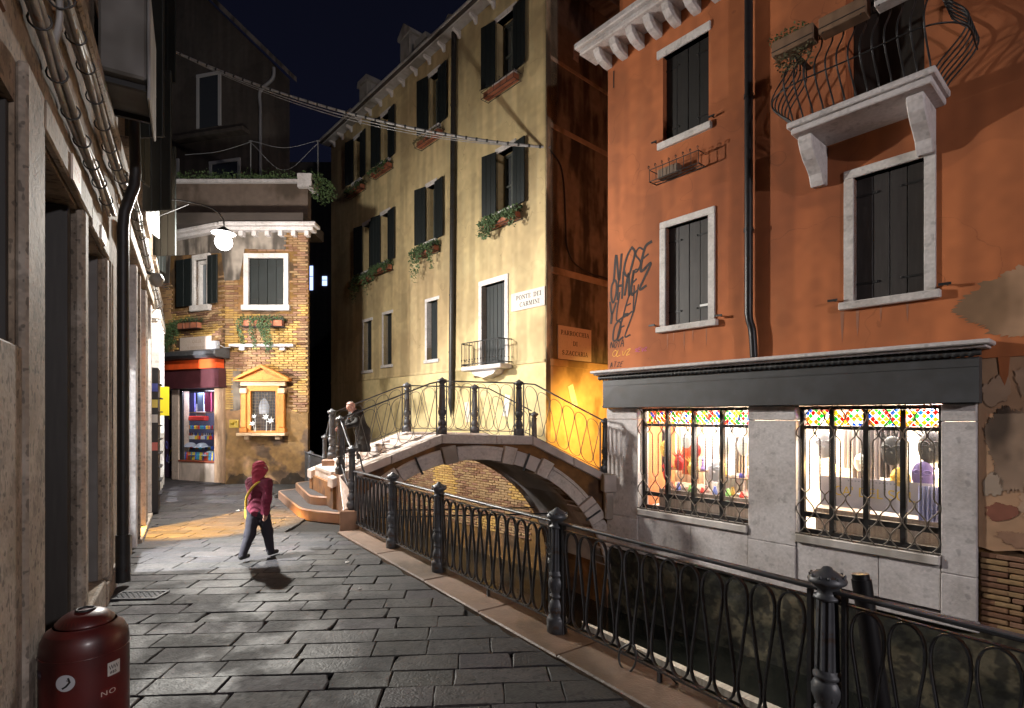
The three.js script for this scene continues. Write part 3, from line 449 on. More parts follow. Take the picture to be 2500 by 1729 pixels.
function frameParts(w, x0, x1, y0, y1, fw, out, m = M.white, sillH = 0.1) {       // stone frame round an opening
  obj('lintel', cbox(x0 - fw, x1 + fw, y1, y1 + fw, -0.2, out, 0.008), m, w);
  for (const [a, b] of [[x0 - fw, x0], [x1, x1 + fw]]) obj('jamb', cbox(a, b, y0, y1 - 0.002, -0.2, out, 0.006), m, w);
  if (sillH) obj('sill', cbox(x0 - fw - 0.05, x1 + fw + 0.05, y0 - sillH, y0 - 0.002, -0.2, out + 0.05, 0.01), m, w);
}
const RB = thing('red_house', 'red plastered house with a balcony and a mask shop at its foot', 'building', RED);
{
  const B = RB;
  const openings = [[1.21, 2.06, 6.56, 8.03], [1.27, 2.06, 3.38, 5.07], [4.12, 4.87, 3.35, 4.97], [4.02, 4.87, 5.66, 8.0]];
  obj('wall', slab([[0, 2.5], [9.5, 2.5], [9.5, 13.5], [0.35, 13.5], [0.35, 8.9], [0, 8.9]], -0.35, 0, openings.map(o => hole(...o))), M.red, B);
  obj('end_wall', bx(0.002, 0.3, -2.9, 13.4, -8, -0.352), M.red, B);
  obj('inner_wall', bx(0.4, 9.2, 2.75, 13, -1.2, -1.0), mat([0.5, 0.46, 0.4], 0.9), B);
  // cornice and its brackets
  obj('cornice', [cbox(-0.30, 9, 8.62, 8.72, 0.001, 0.48, 0.02), cbox(-0.36, 9, 8.722, 8.84, 0.001, 0.56, 0.02), cbox(-0.2, 9, 8.842, 8.92, 0.001, 0.4, 0.03)], M.istria, B);
  for (let i = 0; i < 23; i++) { const x = 0.04 + i * 0.365; obj('bracket', slab([[0, 8.40], [0.10, 8.40], [0.26, 8.44], [0.36, 8.52], [0.40, 8.618], [0, 8.618]], -0.07, 0.07, [], 0.01).rotateY(-Math.PI / 2).translate(x, 0, 0.002), M.istria, B); }
  // top window: lintel and sill only
  let w = winPart(B); obj('lintel', cbox(1.10, 2.10, 8.03, 8.17, -0.2, 0.035, 0.008), M.white, w); obj('sill', cbox(1.12, 2.12, 6.44, 6.558, -0.2, 0.06, 0.01), M.white, w);
  shutterLeaf(w, 1.215, 1.632, 6.57, 8.02, -0.10, M.shutterTop, 2, 1); shutterLeaf(w, 1.638, 2.055, 6.57, 8.02, -0.10, M.shutterTop, 2, -1);
  for (const s of [1.08, 2.15]) obj('shutter_stay', [rod(V(s, 6.6, 0), V(s, 6.6, 0.08), 0.01), bx(s - 0.05, s + 0.05, 6.585, 6.61, 0.07, 0.085)], M.ironDark, w);
  for (const [x0, x1, y0, y1] of openings.slice(1, 3)) {
    w = winPart(B); frameParts(w, x0, x1, y0, y1, 0.115, 0.03); const m = (x0 + x1) / 2;
    shutterLeaf(w, x0 + 0.004, m - 0.003, y0 + 0.01, y1 - 0.01, -0.085, M.shutterRed, 2, 1); shutterLeaf(w, m + 0.003, x1 - 0.004, y0 + 0.01, y1 - 0.01, -0.085, M.shutterRed, 2, -1);
    for (const s of [x0 - 0.22, x1 + 0.22]) obj('shutter_stay', [rod(V(s, y0 + 0.04, 0), V(s, y0 + 0.04, 0.09), 0.011), bx(s - 0.07, s + 0.05, y0 + 0.025, y0 + 0.055, 0.08, 0.095)], M.ironDark, w);
  }
  obj('bolt_plate', bx(1.86, 2.02, 3.64, 3.675, -0.083, -0.075), mat([0.7, 0.7, 0.7], 0.3, { metal: 0.8 }), w);
  // balcony
  const bal = new THREE.Group(); bal.name = 'balcony'; B.add(bal);
  obj('balcony_slab', [cbox(3.56, 5.12, 5.59, 5.665, 0.001, 0.73, 0.012), cbox(3.60, 5.08, 5.51, 5.588, 0.001, 0.69, 0.012)], M.istria, bal);
  const corb = [[0, 4.98], [0.13, 4.96], [0.17, 5.02], [0.20, 5.10], [0.30, 5.18], [0.40, 5.24], [0.50, 5.34], [0.56, 5.44], [0.56, 5.505], [0, 5.505]];
  for (const x of [3.68, 4.86]) obj('corbel', slab(corb, -0.085, 0.085, [], 0.012).rotateY(-Math.PI / 2).translate(x + 0.04, 0, 0.001), M.istria, bal);
  obj('dark_opening_sheet', [bx(4.03, 4.86, 5.67, 7.99, -0.34, -0.30)], M.dark, bal);  // dark sheet filling the balcony opening, its shade put into the colour
  const belly = t => { const y = 5.68 + 0.98 * t; return [y, 0.30 * Math.pow(Math.sin(Math.PI * clamp(t * 1.18, 0, 1)), 1.5) * (1 - 0.25 * t) + 0.05 * t]; };
  const bar = (x, z, ox, oz) => { const p = []; for (let i = 0; i <= 22; i++) { const [y, o] = belly(i / 22); p.push(V(x + ox * o, y, z + oz * o)); } return tube(p, 0.0105, 30, 5); };
  for (let i = 0; i < 13; i++) { const x = 3.62 + i * 0.1205; obj('balcony_bar', bar(x, 0.66, 0, 1), M.ironDark, bal); }
  for (const [x, s] of [[3.60, -1], [5.09, 1]]) for (let i = 0; i < 6; i++) obj('balcony_bar', bar(x, 0.06 + i * 0.105, s, 0.0), M.ironDark, bal);
  for (const t of [0.34]) { const [y, o] = belly(t); obj('belly_rail', tube([V(3.6 - o, y, 0.02), V(3.6 - o, y, 0.6), V(3.6 - o * 0.5, y, 0.66 + o * 0.6), V(3.68, y, 0.66 + o), V(4.35, y, 0.66 + o), V(5.02, y, 0.66 + o), V(5.09 + o * 0.5, y, 0.66 + o * 0.6), V(5.09 + o, y, 0.6), V(5.09 + o, y, 0.02)], 0.01, 60, 5), M.ironDark, bal); }
  { const [y, o] = belly(1); obj('balcony_handrail', [cbox(3.56, 5.13, y, y + 0.03, 0.66 + o - 0.03, 0.66 + o + 0.03, 0.005), cbox(3.54, 3.60, y + 0.001, y + 0.031, 0, 0.66 + o, 0.004), cbox(5.09, 5.15, y + 0.001, y + 0.031, 0, 0.66 + o, 0.004)], M.ironDark, bal); }
  for (let i = 0; i < 24; i++) { const x = 3.62 + i * 0.063; obj('scroll', new THREE.TorusGeometry(0.035, 0.008, 5, 12, 4.6).rotateZ(i).translate(x, 6.57, 0.735), M.ironDark, bal); }
  // shop front: stone ledge, rope moulding, dark fascia, pilasters, parapets
  obj('shop_ledge', [cbox(-0.14, 5.52, 2.632, 2.685, 0.001, 0.36, 0.012), cbox(-0.10, 5.48, 2.60, 2.631, 0.001, 0.30, 0.008)], M.istria, B);
  const rope = []; for (let i = 0; i < 74; i++) rope.push(new THREE.SphereGeometry(0.05, 8, 6).scale(1.15, 0.8, 0.8).rotateZ(0.7).translate(-0.02 + i * 0.0735, 2.555, 0.19)); obj('rope_moulding', [cyl(0.036, 0.036, -2.74, 2.74, 10).rotateZ(Math.PI / 2).translate(2.68, 2.555, 0.19), ...rope], mat([0.04, 0.04, 0.042], 0.5, { map: T.metal }), B);
  obj('fascia', [bx(0.02, 5.40, 1.99, 2.51, 0.001, 0.17), bx(0.02, 5.40, 2.40, 2.42, 0.171, 0.178), bx(0.02, 5.4, 2.0, 2.03, 0.171, 0.19)], M.fascia, B);
  for (const [a, b] of [[0, 0.70], [2.715, 3.40], [5.035, 5.36]]) {
    obj('pilaster', cbox(a, b, 0.0, 1.78, -0.3, 0.03, 0.01), M.istria, B); obj('pilaster_base', cbox(a - 0.0, b + 0.0, -0.50, -0.004, -0.3, 0.036, 0.01), M.istria, B); obj('pilaster_cap', cbox(a, b, 1.784, 1.986, -0.3, 0.044, 0.01), M.istria, B);
  }
  for (const [a, b, c] of [[0.704, 2.711, 1.75], [3.404, 5.031, 4.4]]) {
    obj('shop_sill', cbox(a - 0.0, b, 0.075, 0.19, -0.42, 0.07, 0.012), M.sill, B);
    obj('parapet_slab', cbox(a, c - 0.003, -0.46, 0.072, -0.3, 0.012, 0.008), M.istria, B); obj('parapet_slab', cbox(c + 0.003, b, -0.46, 0.072, -0.3, 0.016, 0.008), M.istria, B);
    const g = new THREE.Group(); g.name = 'shop_window'; B.add(g); const n = b - a > 1.8 ? 3 : 3, W = (b - a) / 4;
    const zf = -0.16, bars = [];
    obj('window_frame', [bx(a, b, 0.19, 0.25, zf - 0.04, zf + 0.04), bx(a, b, 1.93, 1.985, zf - 0.04, zf + 0.04), bx(a, a + 0.05, 0.25, 1.93, zf - 0.04, zf + 0.04), bx(b - 0.05, b, 0.25, 1.93, zf - 0.04, zf + 0.04)], M.ironDark, g);
    obj('transom', bx(a + 0.05, b - 0.05, 1.66, 1.71, zf - 0.041, zf + 0.039), M.ironDark, g); obj('lower_rail', bx(a + 0.05, b - 0.05, 0.42, 0.49, zf - 0.042, zf + 0.042), M.ironDark, g);
    for (let i = 1; i < 4; i++) obj('mullion', bx(a + W * i - 0.03, a + W * i + 0.03, 0.251, 1.929, zf - 0.038, zf + 0.043), M.ironDark, g);
    for (let i = 0; i < 4; i++) { const x0 = a + W * i + 0.031, x1 = a + W * (i + 1) - 0.031; obj('pane', bx(x0, x1, 0.491, 1.659, zf - 0.004, zf + 0.002), M.glass, g); obj('lower_pane', bx(x0, x1, 0.251, 0.419, zf - 0.004, zf + 0.002), M.glass, g); }
    // leaded diamonds of coloured glass above the transom
    const cols = [[0.85, 0.06, 0.04], [0.05, 0.25, 0.85], [0.95, 0.75, 0.08], [0.08, 0.6, 0.14], [0.95, 0.92, 0.85], [0.95, 0.35, 0.04]].map(c => M['gl' + c[0] + c[1]] || (M['gl' + c[0] + c[1]] = mat(c, 0.25, { trans: 0.85, both: true })));
    const nd = Math.round((b - a - 0.1) / 0.072), dw = (b - a - 0.1) / nd;
    for (let i = 0; i < nd; i++) for (let j = 0; j < 6; j++) { const cx = a + 0.05 + dw * (i + (j % 2 ? 1 : 0.5)), cy = 1.722 + j * 0.041; if (cx > b - 0.06) continue; const t = slab([[cx - dw * 0.46, cy], [cx, Math.max(1.712, cy - 0.038)], [cx + dw * 0.46, cy], [cx, Math.min(1.929, cy + 0.038)]], zf - 0.004, zf + 0.002); obj('coloured_pane', t, cols[Math.floor(rnd() * 6)], g); }
    // iron grille of wavy bars
    const gr = new THREE.Group(); gr.name = 'grille'; B.add(gr); const nb = Math.round((b - a) / 0.122), sp = (b - a) / nb;
    for (let i = 0; i < nb; i++) {
      const x = a + sp * (i + 0.5), s = i % 2 ? 1 : -1, pts = [], A = sp * 0.46;
      for (let k = 0; k <= 70; k++) { const y = 0.19 + 1.80 * k / 70, o = y > 1.50 ? sm(1.5, 1.58, y) * Math.sin((y - 1.5) * Math.PI * 2 / 0.44) : y < 0.86 ? -sm(0.86, 0.78, y) * Math.sin((0.86 - y) * Math.PI * 2 / 0.42) : 0; pts.push(V(x + s * A * o, y, 0.035 + 0.008 * s)); }
      const tw = []; for (let k = 0; k < 2; k++) { const h = []; for (let q = 0; q <= 60; q++) { const y = 0.88 + 0.6 * q / 60, f = q / 60 * 14 * Math.PI + k * Math.PI; h.push(V(x + 0.0055 * Math.cos(f), y, 0.035 + 0.008 * s + 0.0055 * Math.sin(f))); } tw.push(tube(h, 0.0055, 90, 4)); }
      obj('grille_bar', [tube(pts, 0.0092, 90, 5), ...tw], mat_grille(), gr);
    }
    obj('grille_rail', bx(a, b, 0.195, 0.21, 0.02, 0.05), mat_grille(), gr); obj('grille_rail', bx(a, b, 1.965, 1.98, 0.02, 0.05), mat_grille(), gr);
  }
  function mat_grille() { return M.grille || (M.grille = mat([0.15, 0.13, 0.11], 0.4, { metal: 0.3, map: T.metal })); }
  obj('plinth', cbox(-0.01, 5.38, -0.62, -0.506, -0.3, 0.05, 0.012), M.istria, B);
  // wall below in the water, weedy and rough
  { const g = new THREE.PlaneGeometry(9.6, 1.5, 190, 30), p = g.attributes.position; for (let i = 0; i < p.count; i++) { const x = p.getX(i), y = p.getY(i); p.setZ(i, 0.07 * (fbm(x / 9.6 + 0.5, y / 9.6 + 0.5, 40, 4, 2) - 0.5) + 0.05 * (fbm(x / 9.6 + 0.5, y / 9.6 + 0.5, 12, 3, 5) - 0.5)); } g.computeVertexNormals(); obj('weedy_wall', g.translate(4.78, -1.32, -0.02), mat([0.17, 0.16, 0.125], 0.8, { map: T.algae, bump: T.rough, h: 0.03 }), B); obj('footing', bx(0, 9.6, -3, -0.6, -0.6, -0.1), M.joint, B); }
  // worn wall right of the shop: plaster skins over brick
  obj('lower_wall', bx(5.364, 9.5, -0.64, 2.62, -0.35, -0.045), M.mortar, B);
  const blob = (cx, cy, rx, ry, n, j, k) => { const o = []; for (let i = 0; i < n; i++) { const a = i / n * Math.PI * 2, f = 1 + j * (fbm(i / n, k * 0.13, 10, 6, k) - 0.5) * 2.6 + j * 0.35 * (rnd() - 0.5); o.push([cx + rx * f * Math.cos(a), cy + ry * f * Math.sin(a)]); } return o; };
  obj('plaster_skin', slab([[5.366, 0.36], [5.5, 0.33], [5.72, 0.38], [6.0, 0.28], [6.4, 0.34], [9.4, 0.3], [9.4, 2.62], [5.366, 2.62]], -0.044, -0.012), M.peel, B);
  obj('worn_patch', slab(blob(5.66, 1.45, 0.22, 0.46, 220, 0.42, 2), -0.012, -0.006), mat([0.33, 0.23, 0.17], 0.9, { map: T.sooty, bump: T.rough, h: 0.01 }), B);
  obj('worn_patch', slab(blob(5.56, 0.78, 0.13, 0.10, 140, 0.3, 5), -0.012, -0.005), mat([0.30, 0.11, 0.07], 0.9, { map: T.plaster }), B);
  obj('worn_patch', slab([...blob(6.1, 3.05, 0.75, 0.42, 260, 0.34, 4)], 0.001, 0.006), M.peel, B);
  obj('worn_patch', slab([[5.5, 2.66], [5.62, 2.64], [5.60, 2.3], [5.57, 2.18], [5.53, 2.3]].map(p => [p[0] + 0.02, p[1]]), -0.011, -0.003), M.red, B);
  for (const [x, y, a, b, k] of [[5.52, 2.15, 0.10, 0.16, 3], [5.85, 2.2, 0.18, 0.2, 6], [5.5, 1.08, 0.10, 0.14, 8], [5.9, 0.9, 0.2, 0.18, 9], [5.68, 0.5, 0.16, 0.08, 10]]) obj('worn_patch', slab(blob(x, y, a, b, 200, 0.45, k), -0.012, -0.004 - 0.001 * (k % 3)), mat([[0.46, 0.30, 0.20], [0.34, 0.19, 0.12], [0.38, 0.29, 0.22]][k % 3], 0.9, { map: T.stained, bump: T.rough, h: 0.01 }), B);
  bricks(B, 5.38, 7.4, -0.62, 0.33, -0.03, (x, y) => y < 0.33 + 0.03 * Math.sin(x * 9), 110, () => Math.floor(rnd() * 6));
  // drips below the sills
  for (const [x, y, l, wd] of [[1.30, 3.25, 0.28, 0.012], [1.42, 3.26, 0.16, 0.01], [1.62, 3.26, 0.34, 0.011], [1.78, 3.26, 0.2, 0.01], [2.02, 3.26, 0.3, 0.012], [3.98, 3.24, 0.42, 0.022], [4.16, 3.24, 0.36, 0.02], [4.42, 3.24, 0.2, 0.012], [4.7, 3.24, 0.24, 0.012]]) obj('drip_mark', slab([[x - wd, y], [x + wd, y], [x + wd * 0.6, y - l * 0.6], [x, y - l], [x - wd * 0.7, y - l * 0.5]], 0.0015, 0.003), mat([0.46, 0.22, 0.14], 0.9, { map: T.plaster }), B);
  obj('wall_slit', bx(0.13, 0.15, 8.0, 8.32, 0.001, 0.006), M.dark, B);
  // graffiti strokes sprayed on the plaster
  const gl = { N: [[0, 0, 0.1, 1, 0.55, 0.05, 0.7, 1]], O: [[0.35, 0.95, 0.05, 0.7, 0.1, 0.2, 0.45, 0.02, 0.7, 0.4, 0.65, 0.8, 0.3, 1]], S: [[0.7, 0.9, 0.3, 1, 0.1, 0.7, 0.6, 0.4, 0.5, 0.05, 0.05, 0.1]], E: [[0.7, 1, 0.15, 0.9, 0, 0, 0.6, 0.05], [0.1, 0.5, 0.55, 0.55]], H: [[0, 0, 0.15, 1], [0.55, 0, 0.65, 1], [0.05, 0.5, 0.6, 0.5]], Y: [[0, 1, 0.3, 0.5, 0.65, 1], [0.3, 0.5, 0.2, 0]], L: [[0.15, 1, 0, 0, 0.6, 0.08]], Z: [[0.05, 0.9, 0.65, 1, 0.05, 0.05, 0.65, 0.1]], V: [[0, 1, 0.3, 0, 0.65, 1]], A: [[0, 0, 0.35, 1, 0.6, 0], [0.1, 0.4, 0.55, 0.4]], T: [[0, 0.95, 0.7, 1], [0.35, 1, 0.3, 0]] };
  const gm = mat([0.028, 0.020, 0.018], 0.8), word = (s, x, y, w, h, t, m, dy = 0) => [...s].forEach((c, i) => { const o = [], sx = rr(0.95, 1.45), sy = rr(0.9, 1.25), sl = rr(0.02, 0.3); (gl[c] || []).forEach(st => { const P = []; for (let k = 0; k < st.length; k += 2) P.push(V(x + i * w + (st[k] + rr(-0.05, 0.05)) * w * sx + sl * h * st[k + 1], y + dy * i + (st[k + 1] * sy + rr(-0.06, 0.06)) * h, 0)); const c3 = new THREE.CatmullRomCurve3(P, false, 'catmullrom', 0.5).getPoints(22); o.push(ribbon(c3.map(p => [p.x, p.y, 0.003]), t * rr(0.75, 1.5), 0.003)); }); if (o.length) obj('graffiti', o, m, B); });
  word('NOSE', 0.14, 4.36, 0.20, 0.44, 0.036, gm, 0.03); word('OHNEZ', 0.06, 3.98, 0.165, 0.42, 0.034, gm, 0.03); word('YLEV', 0.03, 3.58, 0.17, 0.42, 0.034, gm, 0.05); word('OEZ', 0.08, 3.24, 0.15, 0.40, 0.034, gm, 0.02); word('NOTA', 0.06, 3.12, 0.08, 0.12, 0.012, gm); word('ATZE', 0.06, 2.76, 0.075, 0.09, 0.009, gm); word('OLVZ', 0.10, 2.96, 0.11, 0.10, 0.010, mat([0.7, 0.36, 0.06], 0.8)); word('SEVZ', 0.62, 3.0, 0.07, 0.06, 0.008, mat([0.5, 0.10, 0.25], 0.8));
  // floor, ceiling and walls of the shop behind the windows
  const rm = mat([0.78, 0.74, 0.70], 0.8, { map: T.plaster });
  obj('shop_room', [bx(0.2, 5.3, -0.2, 0.1, -1.9, -0.43), bx(0.2, 5.3, 2.3, 2.45, -1.9, -0.21), bx(0.1, 0.2, 0.101, 2.3, -1.9, -0.301), bx(5.3, 5.4, 0.101, 2.3, -1.9, -0.301)], rm, B);
  obj('shop_back_wall', bx(0.2, 5.3, 0.101, 2.299, -1.9, -1.8), mat([0.80, 0.70, 0.58], 0.8, { map: T.plaster }), B);
  obj('window_head', [bx(0.2, 5.3, 1.99, 2.3, -0.30, -0.211)], M.fascia, B);
}
// rain pipe
solo('rain_pipe', 'black rain pipe running down the red house', 'pipe', RED, [2.76, 0, 0.1], [cyl(0.06, 0.06, 3.35, 13.4, 14), tube([V(0, 3.37, 0), V(0.01, 3.28, 0), V(0.045, 3.14, -0.01), V(0.06, 3.0, -0.01), V(0.07, 2.72, -0.02)], 0.055, 14, 12), ...[4.6, 6.6, 8.3].map(y => cyl(0.07, 0.07, y, y + 0.05, 14)), ...[4.6, 6.6].map(y => bx(-0.015, 0.015, y, y + 0.05, -0.1, 0))], mat([0.03, 0.028, 0.032], 0.4, { metal: 0.4, map: T.metal }));
// flower racks
function rack(label, F, p, L, h, d, bars, group) {
  const t = thing('flower_rack', label, 'planter', F, p, group), P = [];
  for (const y of [0, h]) P.push(rod(V(-L / 2, y, d), V(L / 2, y, d), 0.008, 5), rod(V(-L / 2, y, 0), V(-L / 2, y, d), 0.008, 5), rod(V(L / 2, y, 0), V(L / 2, y, d), 0.008, 5)); P.push(rod(V(-L / 2, 0, 0.02), V(L / 2, 0, 0.02), 0.008, 5), rod(V(-L / 2, 0, d / 2), V(L / 2, 0, d / 2), 0.008, 5));
  obj('rack_frame', P, M.ironDark, t);
  for (let i = 0; i < bars; i++) { const x = -L / 2 + L * i / (bars - 1); obj('rack_bar', [rod(V(x, 0, d), V(x, h + 0.02, d), 0.006, 5), new THREE.TorusGeometry(0.022, 0.006, 5, 10, 4.7).rotateY(Math.PI / 2).translate(x, h + 0.04, d + 0.02)], M.ironDark, t); }
  return t;
}
{
  const r = rack('empty scrolled iron flower rack under the upper shuttered window of the red house', RED, [1.55, 5.86, 0.005], 0.92, 0.2, 0.22, 8);
  obj('tin_box', cbox(-0.33, 0.05, 0.012, 0.17, 0.03, 0.18), mat([0.22, 0.16, 0.12], 0.7, { map: T.sooty }), r);
}
for (const [x, l, lab, green] of [[3.72, 0.5, 'terracotta trough with green sprigs hung on the balcony end', 1], [4.28, 0.5, 'long terracotta trough hung in the middle of the balcony rail', 0], [4.84, 0.46, 'whitish stone trough hung on the balcony rail', 2]]) {
  const t = thing('balcony_trough', lab, 'planter', RED, [x, 6.47, 0.86]); obj('trough', cbox(-l / 2, l / 2, 0, 0.19, -0.09, 0.10, 0.012), green === 2 ? M.istria : mat([0.26, 0.16, 0.10], 0.85, { map: T.sooty }), t);
  obj('hanger', [rod(V(-l / 2 + 0.05, 0.2, -0.1), V(-l / 2 + 0.05, -0.02, 0.11), 0.007), rod(V(l / 2 - 0.05, 0.2, -0.1), V(l / 2 - 0.05, -0.02, 0.11), 0.007), bx(-l / 2, l / 2, 0.05, 0.06, 0.101, 0.107)], M.ironDark, t);
  if (green === 1) obj('foliage', leaves(240, () => [rr(-0.3, 0.15), 0.2 + rr(0, 0.09) - Math.max(0, -0.15) , rr(-0.08, 0.12)], 0.035), M.leaf, t);
  if (green === 1) obj('dry_stems', leaves(260, () => [rr(-0.22, 0.24), -rr(0, 0.32) * rnd() - 0.02, rr(-0.06, 0.1)], 0.04), M.leafDry, t);
}

// ================================================================ yellow house
const YB = thing('yellow_house', 'tall pale yellow house with dark green shutters beyond the bridge', 'building', YEL);
{
  const B = YB, top = 12.55;
  const wins = [ // x0 x1 y0 y1 kind : s = open shutters, n = bare
    [-1.73, -1.07, 10.35, 11.92, 's'], [-4.83, -4.33, 10.35, 11.95, 's'], [-7.75, -7.22, 10.38, 11.95, 's'], [-9.75, -9.25, 10.38, 11.95, 's'],
    [-1.70, -1.08, 7.02, 8.55, 's'], [-4.96, -4.50, 7.05, 8.70, 's'], [-7.75, -7.24, 7.0, 8.62, 's'], [-9.05, -8.55, 6.95, 8.6, 's'],
    [-2.34, -1.42, 3.16, 5.27, 'd'], [-4.98, -4.42, 3.52, 5.26, 'n'], [-7.62, -7.08, 3.55, 5.24, 'n'], [-9.05, -8.47, 3.45, 5.18, 'n']];
  obj('front_wall', slab([[-11.8, 0.75], [0, 0.75], [0, top], [-11.8, top]], -0.4, 0, wins.map(w => hole(w[0], w[1], w[2], w[3]))), M.yellow, B);
  obj('string_course', [cbox(-11.8, -0.01, 3.10, 3.17, 0.001, 0.025, 0.006)], M.yellow, B);
  obj('base_band', bx(-9.6, 0.02, 0.9, 3.09, 0.001, 0.012), M.yellowStain, B);
  obj('inner_wall', bx(-11.6, -0.4, 0.8, 12.4, -1.3, -1.1), mat([0.5, 0.46, 0.4], 0.9), B);
  obj('back_wall', bx(-11.8, -11.4, -2.9, top, -9, -0.401), M.side, B);
  // side wall to the alley
  const S = new THREE.Group(); S.name = 'side_wall'; S.rotation.y = YSD.a - YEL.a; S.position.set(0, 0, 0); B.add(S);
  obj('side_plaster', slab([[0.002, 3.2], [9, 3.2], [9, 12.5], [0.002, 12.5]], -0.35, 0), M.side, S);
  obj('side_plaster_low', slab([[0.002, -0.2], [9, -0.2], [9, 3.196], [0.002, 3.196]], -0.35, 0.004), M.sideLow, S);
  obj('side_footing', bx(0.002, 9, -2.9, -0.2, -0.4, 0.05), M.mortar, S);
  for (const [y, h, d] of [[3.02, 0.16, 0.05], [5.2, 0.16, 0.03], [8.6, 0.13, 0.025], [10.2, 0.10, 0.02]]) obj('side_band', cbox(0.12, 9, y, y + h, 0.003, d, 0.008), y < 4 ? M.sideLow : mat([0.52, 0.40, 0.28], 0.9, { map: T.stained, bump: T.rough, h: 0.004 }), S);
  obj('corner_strip', [cbox(0.003, 0.15, 0.4, 12.3, 0.004, 0.03, 0.008)], mat([0.45, 0.36, 0.24], 0.9, { map: T.sooty, bump: T.rough, h: 0.006 }), S);
  obj('side_eave', [cbox(-0.2, 9, 12.2, 12.38, 0.001, 0.45, 0.02), cbox(-0.2, 9, 12.381, 12.55, 0.001, 0.6, 0.02)], mat([0.30, 0.26, 0.23], 0.9, { map: T.sooty }), S);
  obj('wall_tile', cbox(0.95, 1.15, 10.55, 10.9, 0.001, 0.02), M.white, S);
  // windows
  for (const [x0, x1, y0, y1, k] of wins) {
    const w = winPart(B);
    obj('pane', bx(x0, x1, y0, y1, -0.30, -0.28), M.glassDim, w);
    if (k !== 'n') obj('casement', [bx(x0, x0 + 0.06, y0, y1, -0.279, -0.22), bx(x1 - 0.06, x1, y0, y1, -0.279, -0.22), bx((x0 + x1) / 2 - 0.035, (x0 + x1) / 2 + 0.035, y0, y1, -0.279, -0.21), bx(x0 + 0.06, x1 - 0.06, y1 - 0.07, y1, -0.279, -0.225), bx(x0 + 0.06, x1 - 0.06, mix(y0, y1, 0.45), mix(y0, y1, 0.45) + 0.05, -0.279, -0.225)], mat([0.10, 0.11, 0.10], 0.6, { map: T.wood }), w);
    if (k === 's') {
      obj('lintel', cbox(x0 - 0.08, x1 + 0.08, y1, y1 + 0.13, -0.2, 0.03), M.white, w); obj('sill', cbox(x0 - 0.10, x1 + 0.10, y0 - 0.11, y0 - 0.002, -0.2, 0.10), M.white, w);
      for (const s of [-1, 1]) { const wd = 0.47, g = shutterLeaf(w, 0, wd, 0, y1 - y0 + 0.04, 0, M.shutter, 3); g.position.set(s < 0 ? x0 : x1, y0 - 0.02, 0.06); g.rotation.y = s < 0 ? Math.PI + 0.20 : -0.10; if (s < 0) g.position.z = 0.05; }
    } else if (k === 'n') {
      obj('surround', [cbox(x0 - 0.1, x1 + 0.1, y1, y1 + 0.1, -0.2, 0.014), cbox(x0 - 0.1, x0, y0, y1 - 0.002, -0.2, 0.012)], M.white, w); obj('sill', cbox(x0 - 0.12, x1 + 0.1, y0 - 0.10, y0 - 0.002, -0.2, 0.05), M.white, w);
      shutterLeaf(w, x0 + 0.005, x1 - 0.005, y0, y1, -0.16, M.shutter, 3);
    } else {
      obj('lintel', cbox(x0 - 0.13, x1 + 0.13, y1, y1 + 0.14, -0.2, 0.03), M.white, w); for (const [a, b] of [[x0 - 0.13, x0], [x1, x1 + 0.13]]) obj('jamb', cbox(a, b, y0, y1 - 0.002, -0.2, 0.03), M.white, w);
      shutterLeaf(w, x0 + 0.004, (x0 + x1) / 2 - 0.003, y0, y1, -0.14, M.shutter, 3); shutterLeaf(w, (x0 + x1) / 2 + 0.003, x1 - 0.004, y0, y1, -0.14, M.shutter, 3);
    }
  }
  // little balcony of the lower door
  const bal = new THREE.Group(); bal.name = 'small_balcony'; B.add(bal);
  obj('balcony_slab', [cbox(-2.72, -1.12, 3.02, 3.13, 0.026, 0.42, 0.02), slab([[-2.45, 3.02], [-2.3, 2.9], [-1.92, 2.82], [-1.54, 2.9], [-1.4, 3.02]], 0.013, 0.3)], M.white, bal);
  const bp = [[-2.72, 0.03], [-2.72, 0.36], [-2.64, 0.44], [-1.20, 0.44], [-1.12, 0.36], [-1.12, 0.03]];
  for (const y of [3.18, 3.74]) obj('balcony_rail', tube(bp.map(p => V(p[0], y, p[1])), 0.014, 40, 6, false), M.ironDark, bal);
  for (let i = 0; i < 22; i++) { const t = i / 21 * 2.2, x = t < 0.36 ? -2.72 : t < 1.84 ? -2.72 + (t - 0.36) * 1.08 : -1.12, z = t < 0.36 ? 0.04 + t * 1.1 : t < 1.84 ? 0.44 : 0.44 - (t - 1.84) * 1.1; obj('balcony_bar', [rod(V(x, 3.13, z), V(x, 3.75, z), 0.008, 5), ball(0.02, x, 3.3, z, 6, 5)], M.ironDark, bal); }
  // eaves with gutter brackets, roof and chimneys
  obj('eaves', [cbox(-12.0, 0.3, top - 0.02, top + 0.10, 0.001, 0.32, 0.02), cyl(0.07, 0.07, -12, 0.3, 10).rotateZ(-Math.PI / 2).translate(0, top + 0.10, 0.36).translate(0, 0, 0)], mat([0.42, 0.39, 0.37], 0.7, { map: T.stained }), B);
  for (let i = 0; i < 16; i++) { const x = -0.35 - i * 0.74; obj('gutter_bracket', slab([[0, top - 0.22], [0.05, top - 0.22], [0.10, top - 0.12], [0.22, top - 0.08], [0.24, top - 0.022], [0, top - 0.022]], -0.04, 0.04).rotateY(-Math.PI / 2).translate(x, 0, 0.002), M.white, B); }
  const roof = obj('roof', [slab([[0.4, top + 0.1], [-4.5, top + 2.2], [-9, top + 0.2], [-9, top + 0.05], [0.4, top]], -0.3, 12).rotateY(-Math.PI / 2)], M.roof, B);
